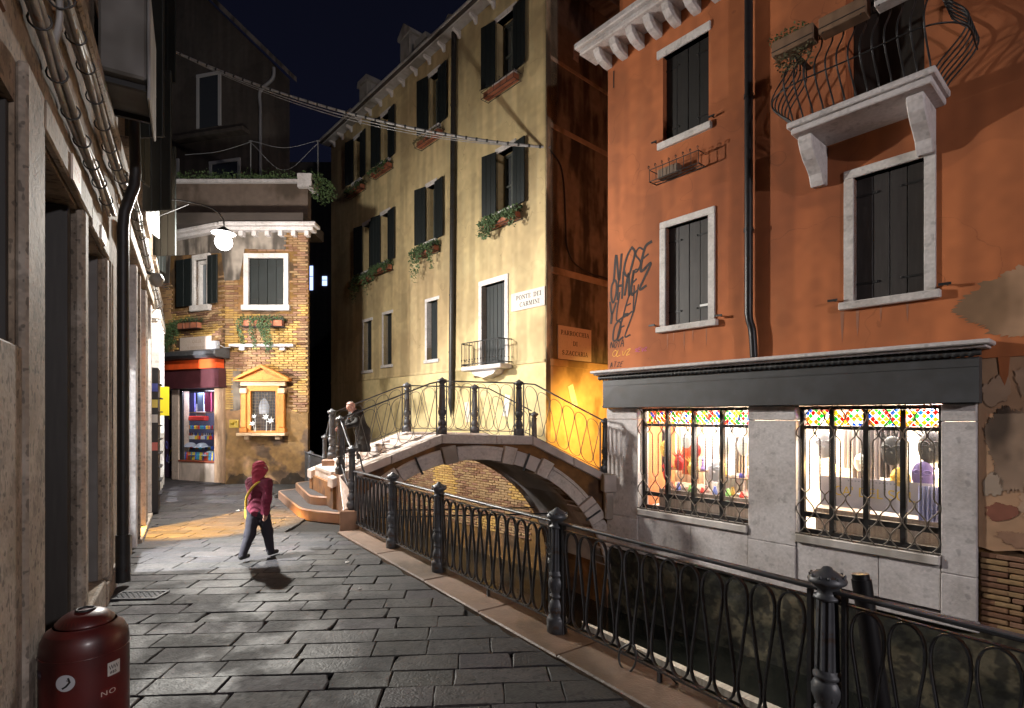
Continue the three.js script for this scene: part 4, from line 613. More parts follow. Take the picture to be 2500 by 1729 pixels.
  for (const [x, w, h, z, c] of [[-9.6, 0.62, 1.5, -0.25, 0], [-6.72, 0.60, 1.75, -0.28, 1], [-5.75, 0.55, 1.05, -0.3, 0], [-4.3, 0.85, 0.75, -0.35, 1], [-11.2, 0.6, 1.0, -0.4, 0]]) obj('chimney', [cbox(x - w / 2, x + w / 2, top, top + h, z - 0.5, z, 0.02), slab(c ? [[x - w * 0.65, top + h], [x + w * 0.65, top + h], [x + w * 0.65, top + h + 0.1], [x, top + h + 0.42], [x - w * 0.65, top + h + 0.1]] : [[x - w * 0.65, top + h], [x + w * 0.65, top + h], [x + w * 0.55, top + h + 0.2], [x - w * 0.55, top + h + 0.2]], z - 0.55, z + 0.05)], mat([0.36, 0.32, 0.28], 0.9, { map: T.stained }), roof);
  // brick foot of the house in the canal
  obj('footing', bx(-11.8, 0, -2.9, 0.748, -0.5, -0.03), M.mortar, B);
  bricks(B, -8.2, -0.5, -1.15, 0.75, -0.02, () => true, 290, (x, y) => { const n = fbm((x + 12) / 12, (y + 3) / 12, 12, 3, 4); return n > 0.6 ? 6 + Math.floor(rnd() * 3) : rnd() < 0.25 ? 5 : Math.floor(rnd() * 5); });
}
solo('rain_pipe', 'dark rain pipe down the front of the yellow house', 'pipe', YEL, [-3.55, 0, 0.1], [rod(V(0.09, 12.6, 0), V(-0.05, 2.3, 0), 0.075, 12), lathe([[0.078, 0.3], [0.07, 0.12], [0.01, -0.25]], 10).translate(-0.055, 2.05, 0), ...[10.5, 7.6, 5.2, 3.6].map(y => cyl(0.085, 0.085, y, y + 0.05, 12, mix(-0.05, 0.09, (y - 2.3) / 10.3)))], mat([0.035, 0.032, 0.03], 0.45, { metal: 0.3, map: T.metal }));
// flower boxes of the yellow house
{
  const G = 'window boxes on the yellow house';
  const box = (x, y, L, n, hang, m, lab, dry) => { const t = rack(lab, YEL, [x, y, 0.02], L, 0.18, 0.26, 6, G); obj('trough', cbox(-L / 2 + 0.04, L / 2 - 0.04, 0.01, 0.17, 0.04, 0.22, 0.01), M.terracotta, t); if (n) obj('foliage', leaves(n, () => { const side = rnd() < 0.55, x = rr(-L / 2, L / 2), f = Math.sin((x / L + 0.5) * 7 + y) * 0.5 + 0.5; return [x + rr(-0.06, 0.06), side ? 0.16 - hang * f * Math.pow(rnd(), 1.5) : 0.16 + rr(0, 0.16), side ? 0.26 + rr(-0.02, 0.08) : rr(0.0, 0.26)]; }, 0.085), m, t); return t; };
  box(-1.42, 9.98, 1.25, 0, 0, null, 'bare terracotta trough in a scrolled rack under the top window nearest the alley');
  box(-4.62, 9.90, 1.2, 120, 0.25, M.leafDry, 'withered window box under the top window left of the rain pipe');
  box(-7.5, 9.95, 1.2, 260, 0.35, M.leaf, 'dim leafy window box at the top, second column left of the rain pipe');
  box(-9.4, 9.85, 1.2, 260, 0.35, M.leaf, 'dim leafy window box at the top left end of the yellow house');
  box(-1.42, 6.62, 1.35, 1300, 0.45, M.leaf, 'lush green window box above the door with the small balcony');
  box(-4.82, 6.62, 1.2, 1100, 0.95, M.leaf, 'trailing green window box on the middle floor just left of the rain pipe');
  box(-7.5, 6.62, 1.2, 800, 0.4, M.leaf, 'dark bushy window box on the middle floor, second column left of the pipe');
  box(-8.85, 6.52, 1.2, 900, 0.85, M.leaf, 'dark trailing window box on the middle floor at the left end');
}
// stone and painted signs
plate('street_sign', 'white street sign PONTE DEI CARMINI on the yellow house', 'sign', YEL, [-0.58, 4.64, 0.02], 1.16, 0.44, 0.02, text([['PONTE  DEI', 0.53, 0.30, 0.34, '#080606'], ['CARMINI', 0.56, 0.71, 0.34, '#080606']], 1.16, 0.44, { bg: '#b9b0a6', wear: 50 }));
plate('street_sign', 'painted parish sign PARROCCHIA DI S.ZACCARIA on the alley wall', 'sign', YSD, [1.0, 3.60, 0.025], 1.22, 0.80, 0.03, text([['PARROCCHIA', 0.5, 0.2, 0.19], ['DI', 0.5, 0.5, 0.19], ['S.ZACCARIA', 0.5, 0.8, 0.19]], 1.22, 0.80, { bg: '#cdbbac' }));
{
  const dia = (F, p, rot, lab) => { const tx = text([['●', 0.5, 0.2, 0.22, '#b23a2e'], ['♣', 0.5, 0.52, 0.2, '#3a3a34'], ['12', 0.5, 0.8, 0.12, '#4a4038']], 0.2, 0.55, { px: 128, bg: '#cfc6b8', clean: true, face: 'sans-serif' }); const m = plate('notice', lab, 'notice', F, p, 0.2, 0.55, 0.008, tx); m.rotation.z = rot; m.rotation.order = 'YXZ'; return m; };
  dia(YEL, [-1.35 + 0.0, 2.1, 0.02], -0.2, 'slanted pale notice with symbols on the yellow wall behind the bridge railing'); dia(YSD, [0.93, 2.33, 0.02], 0.35, 'tilted notice strip with symbols on the orange-lit alley wall'); dia(YEL, [-2.95, 1.95, 0.02], 0.12, 'pale notice on the yellow wall beside the foot of the rain pipe');
}
// cable down the alley wall
solo('wall_cable', 'twisted cable running down and along the alley wall', 'cable', YSD, [0, 0, 0.03], [tube([V(0.12, 8.05, 0), V(0.45, 7.85, 0), V(0.58, 7.5, 0), V(0.66, 6.5, 0), V(0.72, 5.9, 0), V(0.95, 5.6, 0), V(1.4, 5.45, 0), V(2.2, 5.42, 0), V(3, 5.4, 0)], 0.018, 60, 6)], M.cableDark);

// ================================================================ brick house with the corner shop and the shrine
const BB = thing('brick_house', 'old brick house with a corner shop at the end of the street', 'building', BRK);
{
  const B = BB;
  const sw = [[-1.63, -0.66, 4.89, 6.18]];
  obj('front_wall', slab(rect(-2.3, 0, -0.1, 7.02), -0.12, -0.03, sw.map(o => hole(...o))), M.mortar, B);
  obj('side_return', plan([[-0.5, 0.121], [-0.003, 0.121], [-4.6, 9], [-5.2, 9]], -2.9, 7.02), M.mortar, B);
  obj('plaster_base', slab([[-2.26, -0.05], [-0.01, -0.05], [0.0, 1.93], [-0.2, 1.9], [-0.42, 1.98], [-0.5, 2.05], [-1.8, 2.05], [-2.0, 1.96], [-2.27, 2.0]], -0.028, 0.012), mat([0.40, 0.355, 0.30], 0.92, { map: T.mould, bump: T.rough, h: 0.02 }), B);
  const damp = (x0, x1, h, k) => { const o = [[x0, -0.05]]; for (let i = 0; i <= 120; i++) { const f = i / 120, e = Math.sin(Math.PI * f); o.push([mix(x0, x1, f), -0.04 + h * Math.pow(e, 0.4) * (0.25 + 0.6 * fbm(f, 0.13 * k, 5, 4, k)) * 0.8 + 0.012 * rnd()]); } o.push([x1, -0.05]); return slab(o, 0.0125, 0.015); };
  for (const [a, b, h, k] of [[-2.25, -1.55, 0.62, 1], [-1.5, -0.8, 0.30, 2], [-0.76, -0.02, 0.62, 3]]) obj('damp_patch', damp(a, b, h, k), mat([0.11, 0.095, 0.065], 0.9, { map: T.mould, bump: T.rough, h: 0.012 }), B);
  obj('cracked_plaster', slab([[-2.3, 5.55], [-1.9, 5.6], [-1.75, 6.45], [-0.9, 6.42], [-0.62, 6.4], [-0.6, 6.9], [-2.3, 6.9]], -0.028, -0.008), mat([0.34, 0.30, 0.27], 0.9, { map: T.sooty, bump: T.rough, h: 0.01 }), B);
  obj('cracked_plaster', slab([[-2.15, 1.98], [-1.85, 2.0], [-1.86, 3.2], [-2.1, 3.1]], -0.028, -0.009), mat([0.30, 0.26, 0.22], 0.9, { map: T.sooty, bump: T.rough, h: 0.01 }), B);
  const yell = (x, y) => { const n = fbm((x + 6) / 8, y / 8, 12, 4, 3), low = y < 5.2 ? 0.05 : -0.12; return n + low > 0.625 ? 6 + Math.floor(rnd() * 3) : y < 4.9 && rnd() < 0.15 ? 5 : Math.floor(rnd() * 5); };
  bricks(B, -2.3, 0, 1.95, 6.98, -0.018, (x, y) => !(x > -1.92 && x < -0.42 && y > 4.68 && y < 6.4) && !(x > -1.88 && x < -0.52 && y > 1.3 && y < 3.0) && !(x < -0.6 && y > 6.42) && !(x < -1.72 && y > 5.6) && !(x < -1.84 && x > -2.16 && y < 3.1), 290, yell);
  // cornice with dentils
  obj('cornice', [cbox(-2.32, 0.30, 7.0, 7.10, -0.12, 0.30, 0.02), cbox(-2.32, 0.20, 6.90, 6.998, -0.12, 0.2, 0.02)], M.istria, B);
  for (let i = 0; i < 7; i++) obj('dentil', cbox(-0.05 - i * 0.36, 0.07 - i * 0.36, 6.76, 6.898, -0.02, 0.16, 0.01), M.istria, B);
  let w = winPart(B); frameParts(w, -1.63, -0.66, 4.89, 6.18, 0.13, 0.05, M.white, 0.15);
  shutterLeaf(w, -1.625, -1.148, 4.895, 6.175, -0.06, M.shutter, 2, 1); shutterLeaf(w, -1.142, -0.665, 4.895, 6.175, -0.06, M.shutter, 2, -1);
  // left wing, turned back from the street
  const S = new THREE.Group(); S.name = 'shop_wing'; S.rotation.y = BRL.a; S.position.set(BRL.x - BRK.x, 0, BRL.z - BRK.z); B.add(S); const S2 = new THREE.Group(); S2.name = 'wing_brickwork'; S2.rotation.y = S.rotation.y; S2.position.copy(S.position); B.add(S2); S.scale.x = WS;
  obj('wing_wall', slab([[-6.5, 3.2], [-0.001, 3.2], [-0.001, 7.02], [-6.5, 7.02]], -0.35, -0.03, [hole(-1.72, -0.98, 4.96, 6.25)]), M.mortar, S);
  bricks(S2, -2.62, -0.02, 3.75, 5.75, -0.018, (x, y) => !(x > -3.2 * WS && x < -0.25 * WS && y > 4.85) && !(x > -2.95 * WS && x < -0.5 * WS && y < 4.06), 150, yell);
  obj('cracked_plaster', slab([[-4.2, 5.75], [-3.4, 5.5], [-3.3, 6.5], [-0.2, 6.35], [-0.02, 5.6], [-0.01, 6.9], [-4.2, 6.9]], -0.028, -0.006), mat([0.34, 0.30, 0.27], 0.9, { map: T.sooty, bump: T.rough, h: 0.01 }), S);
  obj('plaster_skin', slab([[-4.4, 3.5], [-3.1, 3.6], [-2.95, 4.4], [-3.3, 4.9], [-3.2, 5.5], [-4.4, 5.6]], -0.028, -0.004), mat([0.48, 0.27, 0.12], 0.9, { map: T.stained, bump: T.rough, h: 0.006 }), S);
  obj('cornice', [cbox(-5, -0.02, 7.0, 7.10, -0.3, 0.27, 0.02), cbox(-5, -0.02, 6.90, 6.998, -0.3, 0.17, 0.02)], M.istria, S);
  w = winPart(S); frameParts(w, -1.72, -0.98, 4.96, 6.25, 0.14, 0.04, M.white, 0.17); obj('pane', bx(-1.6, -1.05, 5.0, 6.2, -0.2, -0.18), mat([0.16, 0.18, 0.2], 0.15), w); obj('casement', [bx(-1.72, -1.62, 4.96, 6.25, -0.19, -0.1), bx(-1.08, -0.98, 4.96, 6.25, -0.19, -0.1), bx(-1.62, -1.08, 6.15, 6.25, -0.19, -0.1)], M.white, w);
  let sh = shutterLeaf(w, -2.72, -1.80, 4.96, 6.30, 0.09, M.shutter, 2); sh = shutterLeaf(w, -0.84, -0.28, 4.96, 6.30, 0.09, M.shutter, 2);
  // shop front
  obj('gutter_canopy', slab([[0, 3.42], [0.42, 3.42], [0.50, 3.5], [0.48, 3.6], [0.1, 3.70], [0, 3.70]], 0, 4.6, [], 0.02).rotateY(-Math.PI / 2).translate(0.28, 0, -0.02), M.lead, S);
  obj('orange_board', bx(-4.3, -0.02, 3.15, 3.40, 0.001, 0.26), mat([0.75, 0.09, 0.012], 0.6, { map: T.stained }), S);
  obj('maroon_fascia', [bx(-4.3, 0.05, 2.62, 3.148, -0.34, 0.20)], mat([0.085, 0.022, 0.028], 0.5, { map: T.plaster }), S);
  obj('shop_pier', [cbox(-3.1, -2.68, 0.0, 2.618, -0.3, 0.04, 0.015)], mat([0.62, 0.50, 0.42], 0.7, { map: T.stone, bump: T.fine, h: 0.004 }), S);
  obj('shop_pier', [cbox(-0.50, 0.02, -0.02, 2.618, -0.3, 0.06, 0.02)], mat([0.55, 0.36, 0.22], 0.85, { map: T.wood, bump: T.rough, h: 0.015 }), S);
  obj('shop_parapet', cbox(-2.676, -0.504, -0.03, 0.53, -0.3, 0.03, 0.012), mat([0.62, 0.50, 0.42], 0.7, { map: T.stained, bump: T.fine, h: 0.004 }), S);
  const dp = new THREE.Group(); dp.name = 'shop_display'; S.add(dp);
  obj('display_sill', cbox(-2.676, -0.504, 0.532, 0.58, -0.28, 0.05, 0.006), mat([0.25, 0.06, 0.03], 0.5), dp);
  obj('display_frame', [bx(-2.675, -2.55, 0.581, 2.61, -0.05, 0.0), bx(-2.54, -2.505, 0.581, 2.61, -0.05, 0.004), bx(-0.54, -0.504, 0.581, 2.61, -0.05, 0.0), bx(-2.505, -0.54, 2.55, 2.61, -0.05, 0)], mat([0.05, 0.05, 0.055], 0.4, { metal: 0.5 }), dp);
  obj('display_pane', bx(-2.504, -0.541, 0.582, 2.549, -0.03, -0.024), M.glass, dp);
  obj('display_box', [bx(-4.4, -0.45, 0.45, 0.531, -1.2, -0.301), bx(-4.4, -0.45, 2.62, 2.7, -1.2, -0.345), bx(-4.5, -4.4, 0.4, 2.7, -1.2, -0.301), bx(-0.45, -0.35, 0.4, 2.7, -1.2, -0.301)], mat([0.30, 0.30, 0.36], 0.7), dp);
  obj('display_back', bx(-4.4, -0.45, 0.532, 2.619, -1.2, -1.1), mat([0.10, 0.10, 0.16], 0.7, { map: T.plaster }), dp);
  for (const y of [0.84, 1.14, 1.44]) obj('shelf', bx(-4.3, -0.6, y, y + 0.02, -0.75, -0.35), mat([0.08, 0.07, 0.08], 0.4), dp);
  obj('shelf', bx(-3.0, -0.6, 1.93, 1.95, -0.8, -0.4), mat([0.35, 0.2, 0.08], 0.5), dp);
  // painted side door at the far end
  const dr = new THREE.Group(); dr.name = 'door'; S.add(dr); obj('door_leaf', bx(-4.1, -3.104, 0.02, 2.6, -0.25, -0.2), mat([0.06, 0.03, 0.06], 0.6, { map: T.wood }), dr);
  for (let i = 0; i < 26; i++) { const x = rr(-3.95, -3.25), y = rr(0.3, 2.4); obj('graffiti', new THREE.TorusGeometry(rr(0.04, 0.12), 0.014, 4, 14, rr(2, 5.5)).rotateZ(rr(0, 6)).scale(0.8, 1.5, 0.12).translate(x, y, -0.196), [mat([0.7, 0.55, 0.05], 0.7), mat([0.6, 0.6, 0.65], 0.7), mat([0.12, 0.12, 0.45], 0.7)][i % 3], dr); }
  // ledge over the shrine, meter boxes, iron hooks
  obj('stone_ledge', [cbox(-2.08, -0.33, 3.73, 3.80, -0.02, 0.22, 0.012), cbox(-1.85, -1.7, 3.64, 3.728, -0.02, 0.12), cbox(-0.75, -0.6, 3.64, 3.728, -0.02, 0.12)], M.istria, B);
  obj('roof_edge', [bx(-5.5, -0.1, 7.102, 7.40, -1.5, 0.1)], M.roof, B);
  obj('terrace_wall', [slab(rect(-6, -0.46, 7.3, 8.75), -1.45, -1.2)], mat([0.16, 0.115, 0.09], 0.9, { map: T.stained, bump: T.rough, h: 0.02 }), B);
  obj('terrace_coping', [bx(-6, -0.3, 8.752, 8.85, -1.5, -1.1), bx(-0.72, -0.3, 8.6, 9.0, -1.55, -1.05)], M.istria, B);
  obj('terrace_block', plan([[-6, 1.46], [-0.5, 1.46], [-2.6, 6], [-6, 6]], 7.0, 8.7), M.roof, B);
}
solo('meter_box', 'small yellow gas meter box set in the plaster beside the shrine', 'box', BRK, [-2.02, 1.62, 0.012], [cbox(-0.13, 0.13, -0.1, 0.12, -0.02, 0.04), ball(0.05, -0.04, 0.02, 0.04, 10, 8), ball(0.028, 0.06, 0.06, 0.045, 8, 6)], mat([0.62, 0.42, 0.03], 0.5, { map: T.stained }));
plate('street_sign', 'worn whitish street plaque over the shop, its letters nearly gone', 'sign', BRL, [-1.7 * WS, 3.85, 0.0], 1.25, 0.46, 0.03, text([['CALLE', 0.55, 0.28, 0.24, '#9a8678'], ['S. PROVOLO', 0.52, 0.68, 0.24, '#a08c7c']], 1.25, 0.46, { bg: '#b5a498' }));
solo('junction_box', 'grey junction box standing on the shop canopy', 'box', BRL, [-0.35 * WS, 3.68, 0.12], [cbox(-0.13, 0.13, 0, 0.22, -0.06, 0.06, 0.01), tube([V(0.13, 0.12, 0), V(0.25, 0.08, 0), V(0.4, 0.02, 0), V(0.55, 0.03, -0.05)], 0.012, 16, 6)], mat([0.36, 0.36, 0.38], 0.6));
// shrine
{
  const S = thing('wall_shrine', 'small ochre temple-fronted shrine with a dark picture on the brick house', 'shrine', BRK, [-1.19, 0, 0.012]);
  const o = mat([0.56, 0.21, 0.03], 0.75, { map: T.stone, bump: T.fine, h: 0.003 }), pale = mat([0.62, 0.44, 0.26], 0.75, { map: T.stone });
  obj('shrine_sill', cbox(-0.66, 0.66, 1.30, 1.38, 0, 0.26, 0.012), pale, S); for (const x of [-0.42, 0.42]) obj('shrine_bracket', cbox(x - 0.07, x + 0.07, 1.20, 1.298, 0, 0.16, 0.01), pale, S);
  obj('shrine_frame', [cbox(-0.44, -0.34, 1.44, 2.52, 0, 0.10, 0.008), cbox(0.34, 0.44, 1.44, 2.52, 0, 0.10, 0.008), cbox(-0.44, 0.44, 2.521, 2.66, 0, 0.10, 0.008), cbox(-0.44, 0.44, 1.382, 1.438, 0, 0.10, 0.008)], o, S);
  for (const x of [-0.52, 0.52]) { obj('shrine_column', [cbox(x - 0.08, x + 0.08, 1.52, 2.45, 0.001, 0.14, 0.02)], o, S); obj('column_base', cbox(x - 0.105, x + 0.105, 1.382, 1.518, 0, 0.17, 0.015), o, S); obj('column_capital', cbox(x - 0.10, x + 0.10, 2.452, 2.60, 0, 0.165, 0.02), pale, S); }
  obj('frieze', cbox(-0.62, 0.62, 2.662, 2.78, 0, 0.12, 0.01), pale, S);
  obj('pediment', [slab([[-0.76, 2.79], [0.76, 2.79], [0.76, 2.86], [0.02, 3.24], [-0.02, 3.24], [-0.76, 2.86]], 0, 0.12), slab([[-0.76, 2.86], [0, 3.24], [0.76, 2.86], [0.70, 2.82], [0, 3.14], [-0.70, 2.82]], 0.121, 0.24, [], 0.008), cbox(-0.76, 0.76, 2.782, 2.83, 0.121, 0.23, 0.008)], o, S);
  obj('niche_back', bx(-0.34, 0.34, 1.44, 2.52, 0.001, 0.012), mat([0.05, 0.03, 0.022], 0.7, { map: T.sooty }), S);
  obj('holy_picture', [slab([[-0.13, 1.9], [0.13, 1.9], [0.15, 2.1], [0.1, 2.25], [0, 2.34], [-0.1, 2.25], [-0.15, 2.1]], 0.013, 0.03)], mat([0.45, 0.47, 0.52], 0.4, { map: T.sooty }), S);
  const net = []; for (let i = 0; i < 9; i++) net.push(rod(V(-0.32 + i * 0.08, 1.45, 0.06), V(-0.32 + i * 0.08 + 0.02, 2.51, 0.06), 0.004, 4)); for (let i = 0; i < 12; i++) net.push(rod(V(-0.33, 1.5 + i * 0.085, 0.062), V(0.33, 1.5 + i * 0.085, 0.062), 0.003, 4)); obj('wire_grille', net, mat([0.16, 0.11, 0.05], 0.4, { metal: 0.7 }), S);
  const lily = (x, y, s) => { const p = []; for (let k = 0; k < 6; k++) p.push(new THREE.ConeGeometry(0.028 * s, 0.11 * s, 5).translate(0, 0.055 * s, 0).rotateX(1.0).rotateY(k * Math.PI / 3).rotateX(1.1).translate(x, y, 0.10)); return p; };
  [[0.10, 1.80, 1.1, 'large white lily low in the shrine, left of two'], [0.24, 1.70, 1.3, 'large white lily at the right edge of the shrine'], [-0.22, 1.82, 0.8, 'small white flower at the left edge of the shrine'], [-0.26, 1.62, 1.0, 'cream flower low at the left of the shrine']].forEach(([x, y, s, l]) => solo('shrine_flower', l, 'flower', BRK, [-1.19, 0, 0.03], [...lily(x, y, s), rod(V(x, y, 0.08), V(x * 0.9, 1.42, 0.08), 0.006, 5)], mat([0.8, 0.8, 0.74], 0.6, { both: true }), 'shrine flowers'));
}
// window boxes of the brick house with trailing ivy
for (const [F, x, y, L, lab, tr] of [[BRL, -1.30, 4.28, 1.1, 'window box under the open window, its ivy trailing down towards the plaque', [[-0.50, 0.75], [-0.36, 0.62], [-0.24, 0.4], [-0.62, 0.95], [-0.76, 1.05]]], [BRK, -1.15, 4.27, 1.15, 'window box over the shrine with three hanging ivy tails', [[-0.55, 0.7], [-0.22, 0.85], [0.12, 0.95], [0.22, 0.85], [0.0, 0.5]]]]) {
  const t = rack(lab, F, [x, y, 0.02], L, 0.2, 0.24, 5); obj('trough', [cbox(-L / 2 + 0.05, -0.03, 0.01, 0.18, 0.05, 0.21, 0.01), cbox(0.03, L / 2 - 0.05, 0.01, 0.18, 0.05, 0.21, 0.01)], M.terracotta, t);
  obj('ivy', [leaves(420, () => [rr(-L / 2, L / 2), 0.18 + rr(0, 0.18) * rnd(), rr(0, 0.26)], 0.06), ...tr.map(([tx, len]) => leaves(230, () => { const s = rnd(); return [tx + rr(-0.09, 0.09) * (1 - 0.5 * s) - 0.05 * Math.sin(s * 5), 0.2 - len * s, 0.27 + rr(-0.03, 0.06)]; }, 0.055))], M.leaf, t);
}

// ================================================================ left house
const LB = thing('left_house', 'weathered house front along the left side of the street with shop doors', 'building', LFT);
{
  const B = LB, H = 14;
  const op = [[-4.1, -3.06, 2.2, 3.38], [-2.68, -1.40, 0.02, 3.4], [-1.03, -0.08, 0.27, 3.38], [1.22, 2.30, 0.25, 3.35], [2.95, 3.95, 0.06, 3.9], [4.45, 5.35, 0.06, 4.0], [7.3, 9.7, 0.3, 3.85], [1.2, 2.2, 5.1, 7.3], [3.8, 4.8, 5.1, 7.3], [6.6, 7.6, 5.1, 7.3], [1.2, 2.2, 8.6, 10.8], [3.8, 4.8, 8.6, 10.8], [6.6, 7.6, 8.6, 10.8]];
  obj('wall', slab(rect(-4.4, 10.2, -0.1, H), -0.4, 0, op.map(o => hole(...o))), M.left, B);
  obj('end_wall', bx(9.85, 10.2, -0.1, H, -9, -0.401), M.left, B);
  obj('near_end_wall', bx(-4.4, -4.12, -0.1, H, -6, -0.401), M.left, B); obj('plinth', [cbox(-4.4, -2.685, -0.05, 0.2, 0.001, 0.05, 0.01), cbox(-0.06, 1.2, -0.05, 0.22, 0.001, 0.04, 0.01), cbox(5.4, 7.28, -0.05, 0.25, 0.001, 0.04, 0.01)], M.leftStone, B);
  obj('threshold', [cbox(-1.03, -0.08, 0.0, 0.268, -0.4, 0.03, 0.01)], M.leftStone, B); obj('threshold', cbox(1.2, 2.32, -0.02, 0.245, -0.4, 0.05, 0.01), M.leftStone, B); obj('threshold', cbox(2.9, 5.4, -0.02, 0.056, -0.4, 0.12, 0.01), M.leftStone, B);
  // stone frames
  obj('pilaster', [cbox(-3.05, -2.69, 0.2, 3.6, 0.001, 0.05, 0.012)], M.leftStone, B); obj('stone_block', cbox(-4.4, -3.06, 0.2, 2.19, 0.001, 0.03, 0.012), M.leftStone, B);
  obj('door_jamb', [cbox(-1.40, -1.24, 0.05, 3.42, -0.3, 0.05, 0.02), cbox(-1.22, -1.10, 0.05, 3.42, -0.3, 0.02, 0.015)], M.leftStone, B);
  obj('door_lintel', [cbox(-2.70, -1.1, 3.42, 3.6, 0.001, 0.055, 0.012)], M.leftStone, B); obj('door_lintel', [cbox(-1.06, -0.02, 3.385, 3.56, 0.001, 0.05, 0.012)], M.leftStone, B);
  obj('door_jamb', [cbox(-0.075, 0.06, 0.27, 3.38, -0.3, 0.04, 0.015)], M.leftStone, B); obj('wall_strip', [cbox(0.1, 0.30, 0.2, 3.4, 0.001, 0.05, 0.012)], M.leftStone, B);
  obj('letter_slot', bx(0.17, 0.22, 1.72, 2.22, 0.051, 0.056), M.dark, B);
  // doors and dark openings
  const door = (x0, x1, y0, y1, z, m) => { const d = new THREE.Group(); d.name = 'door'; B.add(d); obj('door_leaf', bx(x0, x1, y0, y1, z - 0.05, z), m, d); const w = (x1 - x0) / 2; for (let i = 0; i < 2; i++) for (const [a, b] of [[0.06, 0.45], [0.5, 0.94]]) obj('door_panel', cbox(x0 + w * i + 0.08, x0 + w * (i + 1) - 0.08, mix(y0, y1, a), mix(y0, y1, b), z + 0.001, z + 0.02, 0.008), m, d); obj('door_handle', ball(0.03, (x0 + x1) / 2 + 0.06, mix(y0, y1, 0.36), z + 0.04), M.ironDark, d); return d; };
  door(-2.68, -1.57, 0.02, 3.4, -0.62, M.dark); obj('added_jamb_panel', cbox(-1.50, -1.402, 0.02, 3.39, -0.6, -0.035, 0.006), M.dark, B); obj('added_jamb_panel', cbox(-0.12, -0.082, 0.27, 3.37, -0.27, -0.03, 0.004), M.leftPanel, B); obj('added_jamb_panel', cbox(-3.10, -3.062, 2.2, 3.37, -0.24, -0.02, 0.004), M.dark, B); obj('added_doorway_lining', [bx(-2.8, -2.69, 0, 3.5, -0.7, -0.401), bx(-1.398, -1.3, 0, 3.5, -0.7, -0.401), bx(-2.8, -1.3, 3.41, 3.5, -0.7, -0.402)], M.dark, B); door(-1.03, -0.08, 0.27, 3.38, -0.28, M.leftPanel);  // dark jamb panels and lining added to paint in the recess shade
  obj('window_panel', bx(-4.1, -3.06, 2.2, 3.38, -0.3, -0.25), mat([0.05, 0.055, 0.05], 0.6, { map: T.sooty }), B);
  // upper shutters, standing open from the wall
  for (const [x0, x1, y0, y1] of op.slice(7)) { const w = winPart(B); obj('pane', bx(x0, x1, y0, y1, -0.3, -0.28), M.glassDim, w); obj('sill', cbox(x0 - 0.1, x1 + 0.1, y0 - 0.12, y0 - 0.002, -0.2, 0.12), M.leftStone, w); obj('lintel', cbox(x0 - 0.1, x1 + 0.1, y1 + 0.002, y1 + 0.14, -0.2, 0.06), M.leftStone, w); for (const s of [-1, 1]) { const g = shutterLeaf(w, 0, 0.5, 0, y1 - y0, 0, M.shutter, 3); g.position.set(s < 0 ? x0 : x1, y0, 0.06); g.rotation.y = s < 0 ? Math.PI + 0.9 : -0.35; } }
  obj('upper_band', cbox(-4.42, 10.22, 4.62, 4.78, 0.001, 0.10, 0.02), M.leftStone, B); obj('upper_band', cbox(-4.42, 10.3, 11.6, 11.9, 0.001, 0.2, 0.03), M.leftStone, B);
  obj('corner_stones', [cbox(9.9, 10.26, 7.8, 8.6, 0.001, 0.08), cbox(9.95, 10.3, 9.3, 9.9, 0.001, 0.06), cbox(9.86, 10.28, 6.2, 7.0, 0.001, 0.12)], M.leftStone, B);
  // broken plaster over the near pilaster
  bricks(B, -3.6, -2.0, 3.62, 4.6, -0.004, (x, y) => fbm((x + 9) / 8, y / 8, 16, 4, 6) > 0.5, 60, () => Math.floor(rnd() * 5));
  // lit shops: boxes behind the openings
  const room = (x0, x1, y0, y1, c) => obj('shop_room', [bx(x0 - 0.1, x1 + 0.1, y0 - 0.1, y0 - 0.005, -1.4, -0.401), bx(x0 - 0.1, x1 + 0.1, y1 + 0.005, y1 + 0.1, -1.4, -0.401), bx(x0 - 0.1, x0 - 0.005, y0, y1, -1.4, -0.401), bx(x1 + 0.005, x1 + 0.1, y0, y1, -1.4, -0.401), bx(x0 - 0.1, x1 + 0.1, y0 - 0.1, y1 + 0.1, -1.5, -1.401)], mat(c, 0.7, { map: T.plaster }), B);
  room(1.22, 2.30, 0.25, 3.35, [0.75, 0.75, 0.78]); room(2.95, 3.95, 0.06, 3.9, [0.66, 0.42, 0.16]); room(4.45, 5.35, 0.06, 4.0, [0.78, 0.76, 0.72]); room(7.3, 9.7, 0.3, 3.85, [0.72, 0.74, 0.78]);
  const shopDoor = (x0, x1, y0, y1, m, o) => { const g = new THREE.Group(); g.name = 'shop_door'; B.add(g); obj('door_frame', [bx(x0, x0 + 0.07, y0, y1, -0.2, -0.12), bx(x1 - 0.07, x1, y0, y1, -0.2, -0.12), bx(x0 + 0.07, x1 - 0.07, y1 - 0.08, y1, -0.2, -0.12), bx(x0 + 0.07, x1 - 0.07, y0, y0 + o, -0.2, -0.12), bx(x0 + 0.07, x1 - 0.07, y1 - 0.75, y1 - 0.69, -0.2, -0.12)], m, g); obj('door_glass', [bx(x0 + 0.07, x1 - 0.07, y0 + o, y1 - 0.75, -0.165, -0.16)], M.glass, g); obj('fanlight', bx(x0 + 0.07, x1 - 0.07, y1 - 0.69, y1 - 0.08, -0.165, -0.16), M.glassDim, g); };
  shopDoor(1.22, 2.30, 0.25, 3.35, mat([0.10, 0.11, 0.12], 0.5), 0.5); shopDoor(2.95, 3.95, 0.06, 3.9, mat([0.30, 0.15, 0.05], 0.5, { map: T.wood }), 0.3); shopDoor(4.45, 5.35, 0.06, 4.0, mat([0.12, 0.09, 0.07], 0.5, { map: T.wood }), 0.3);
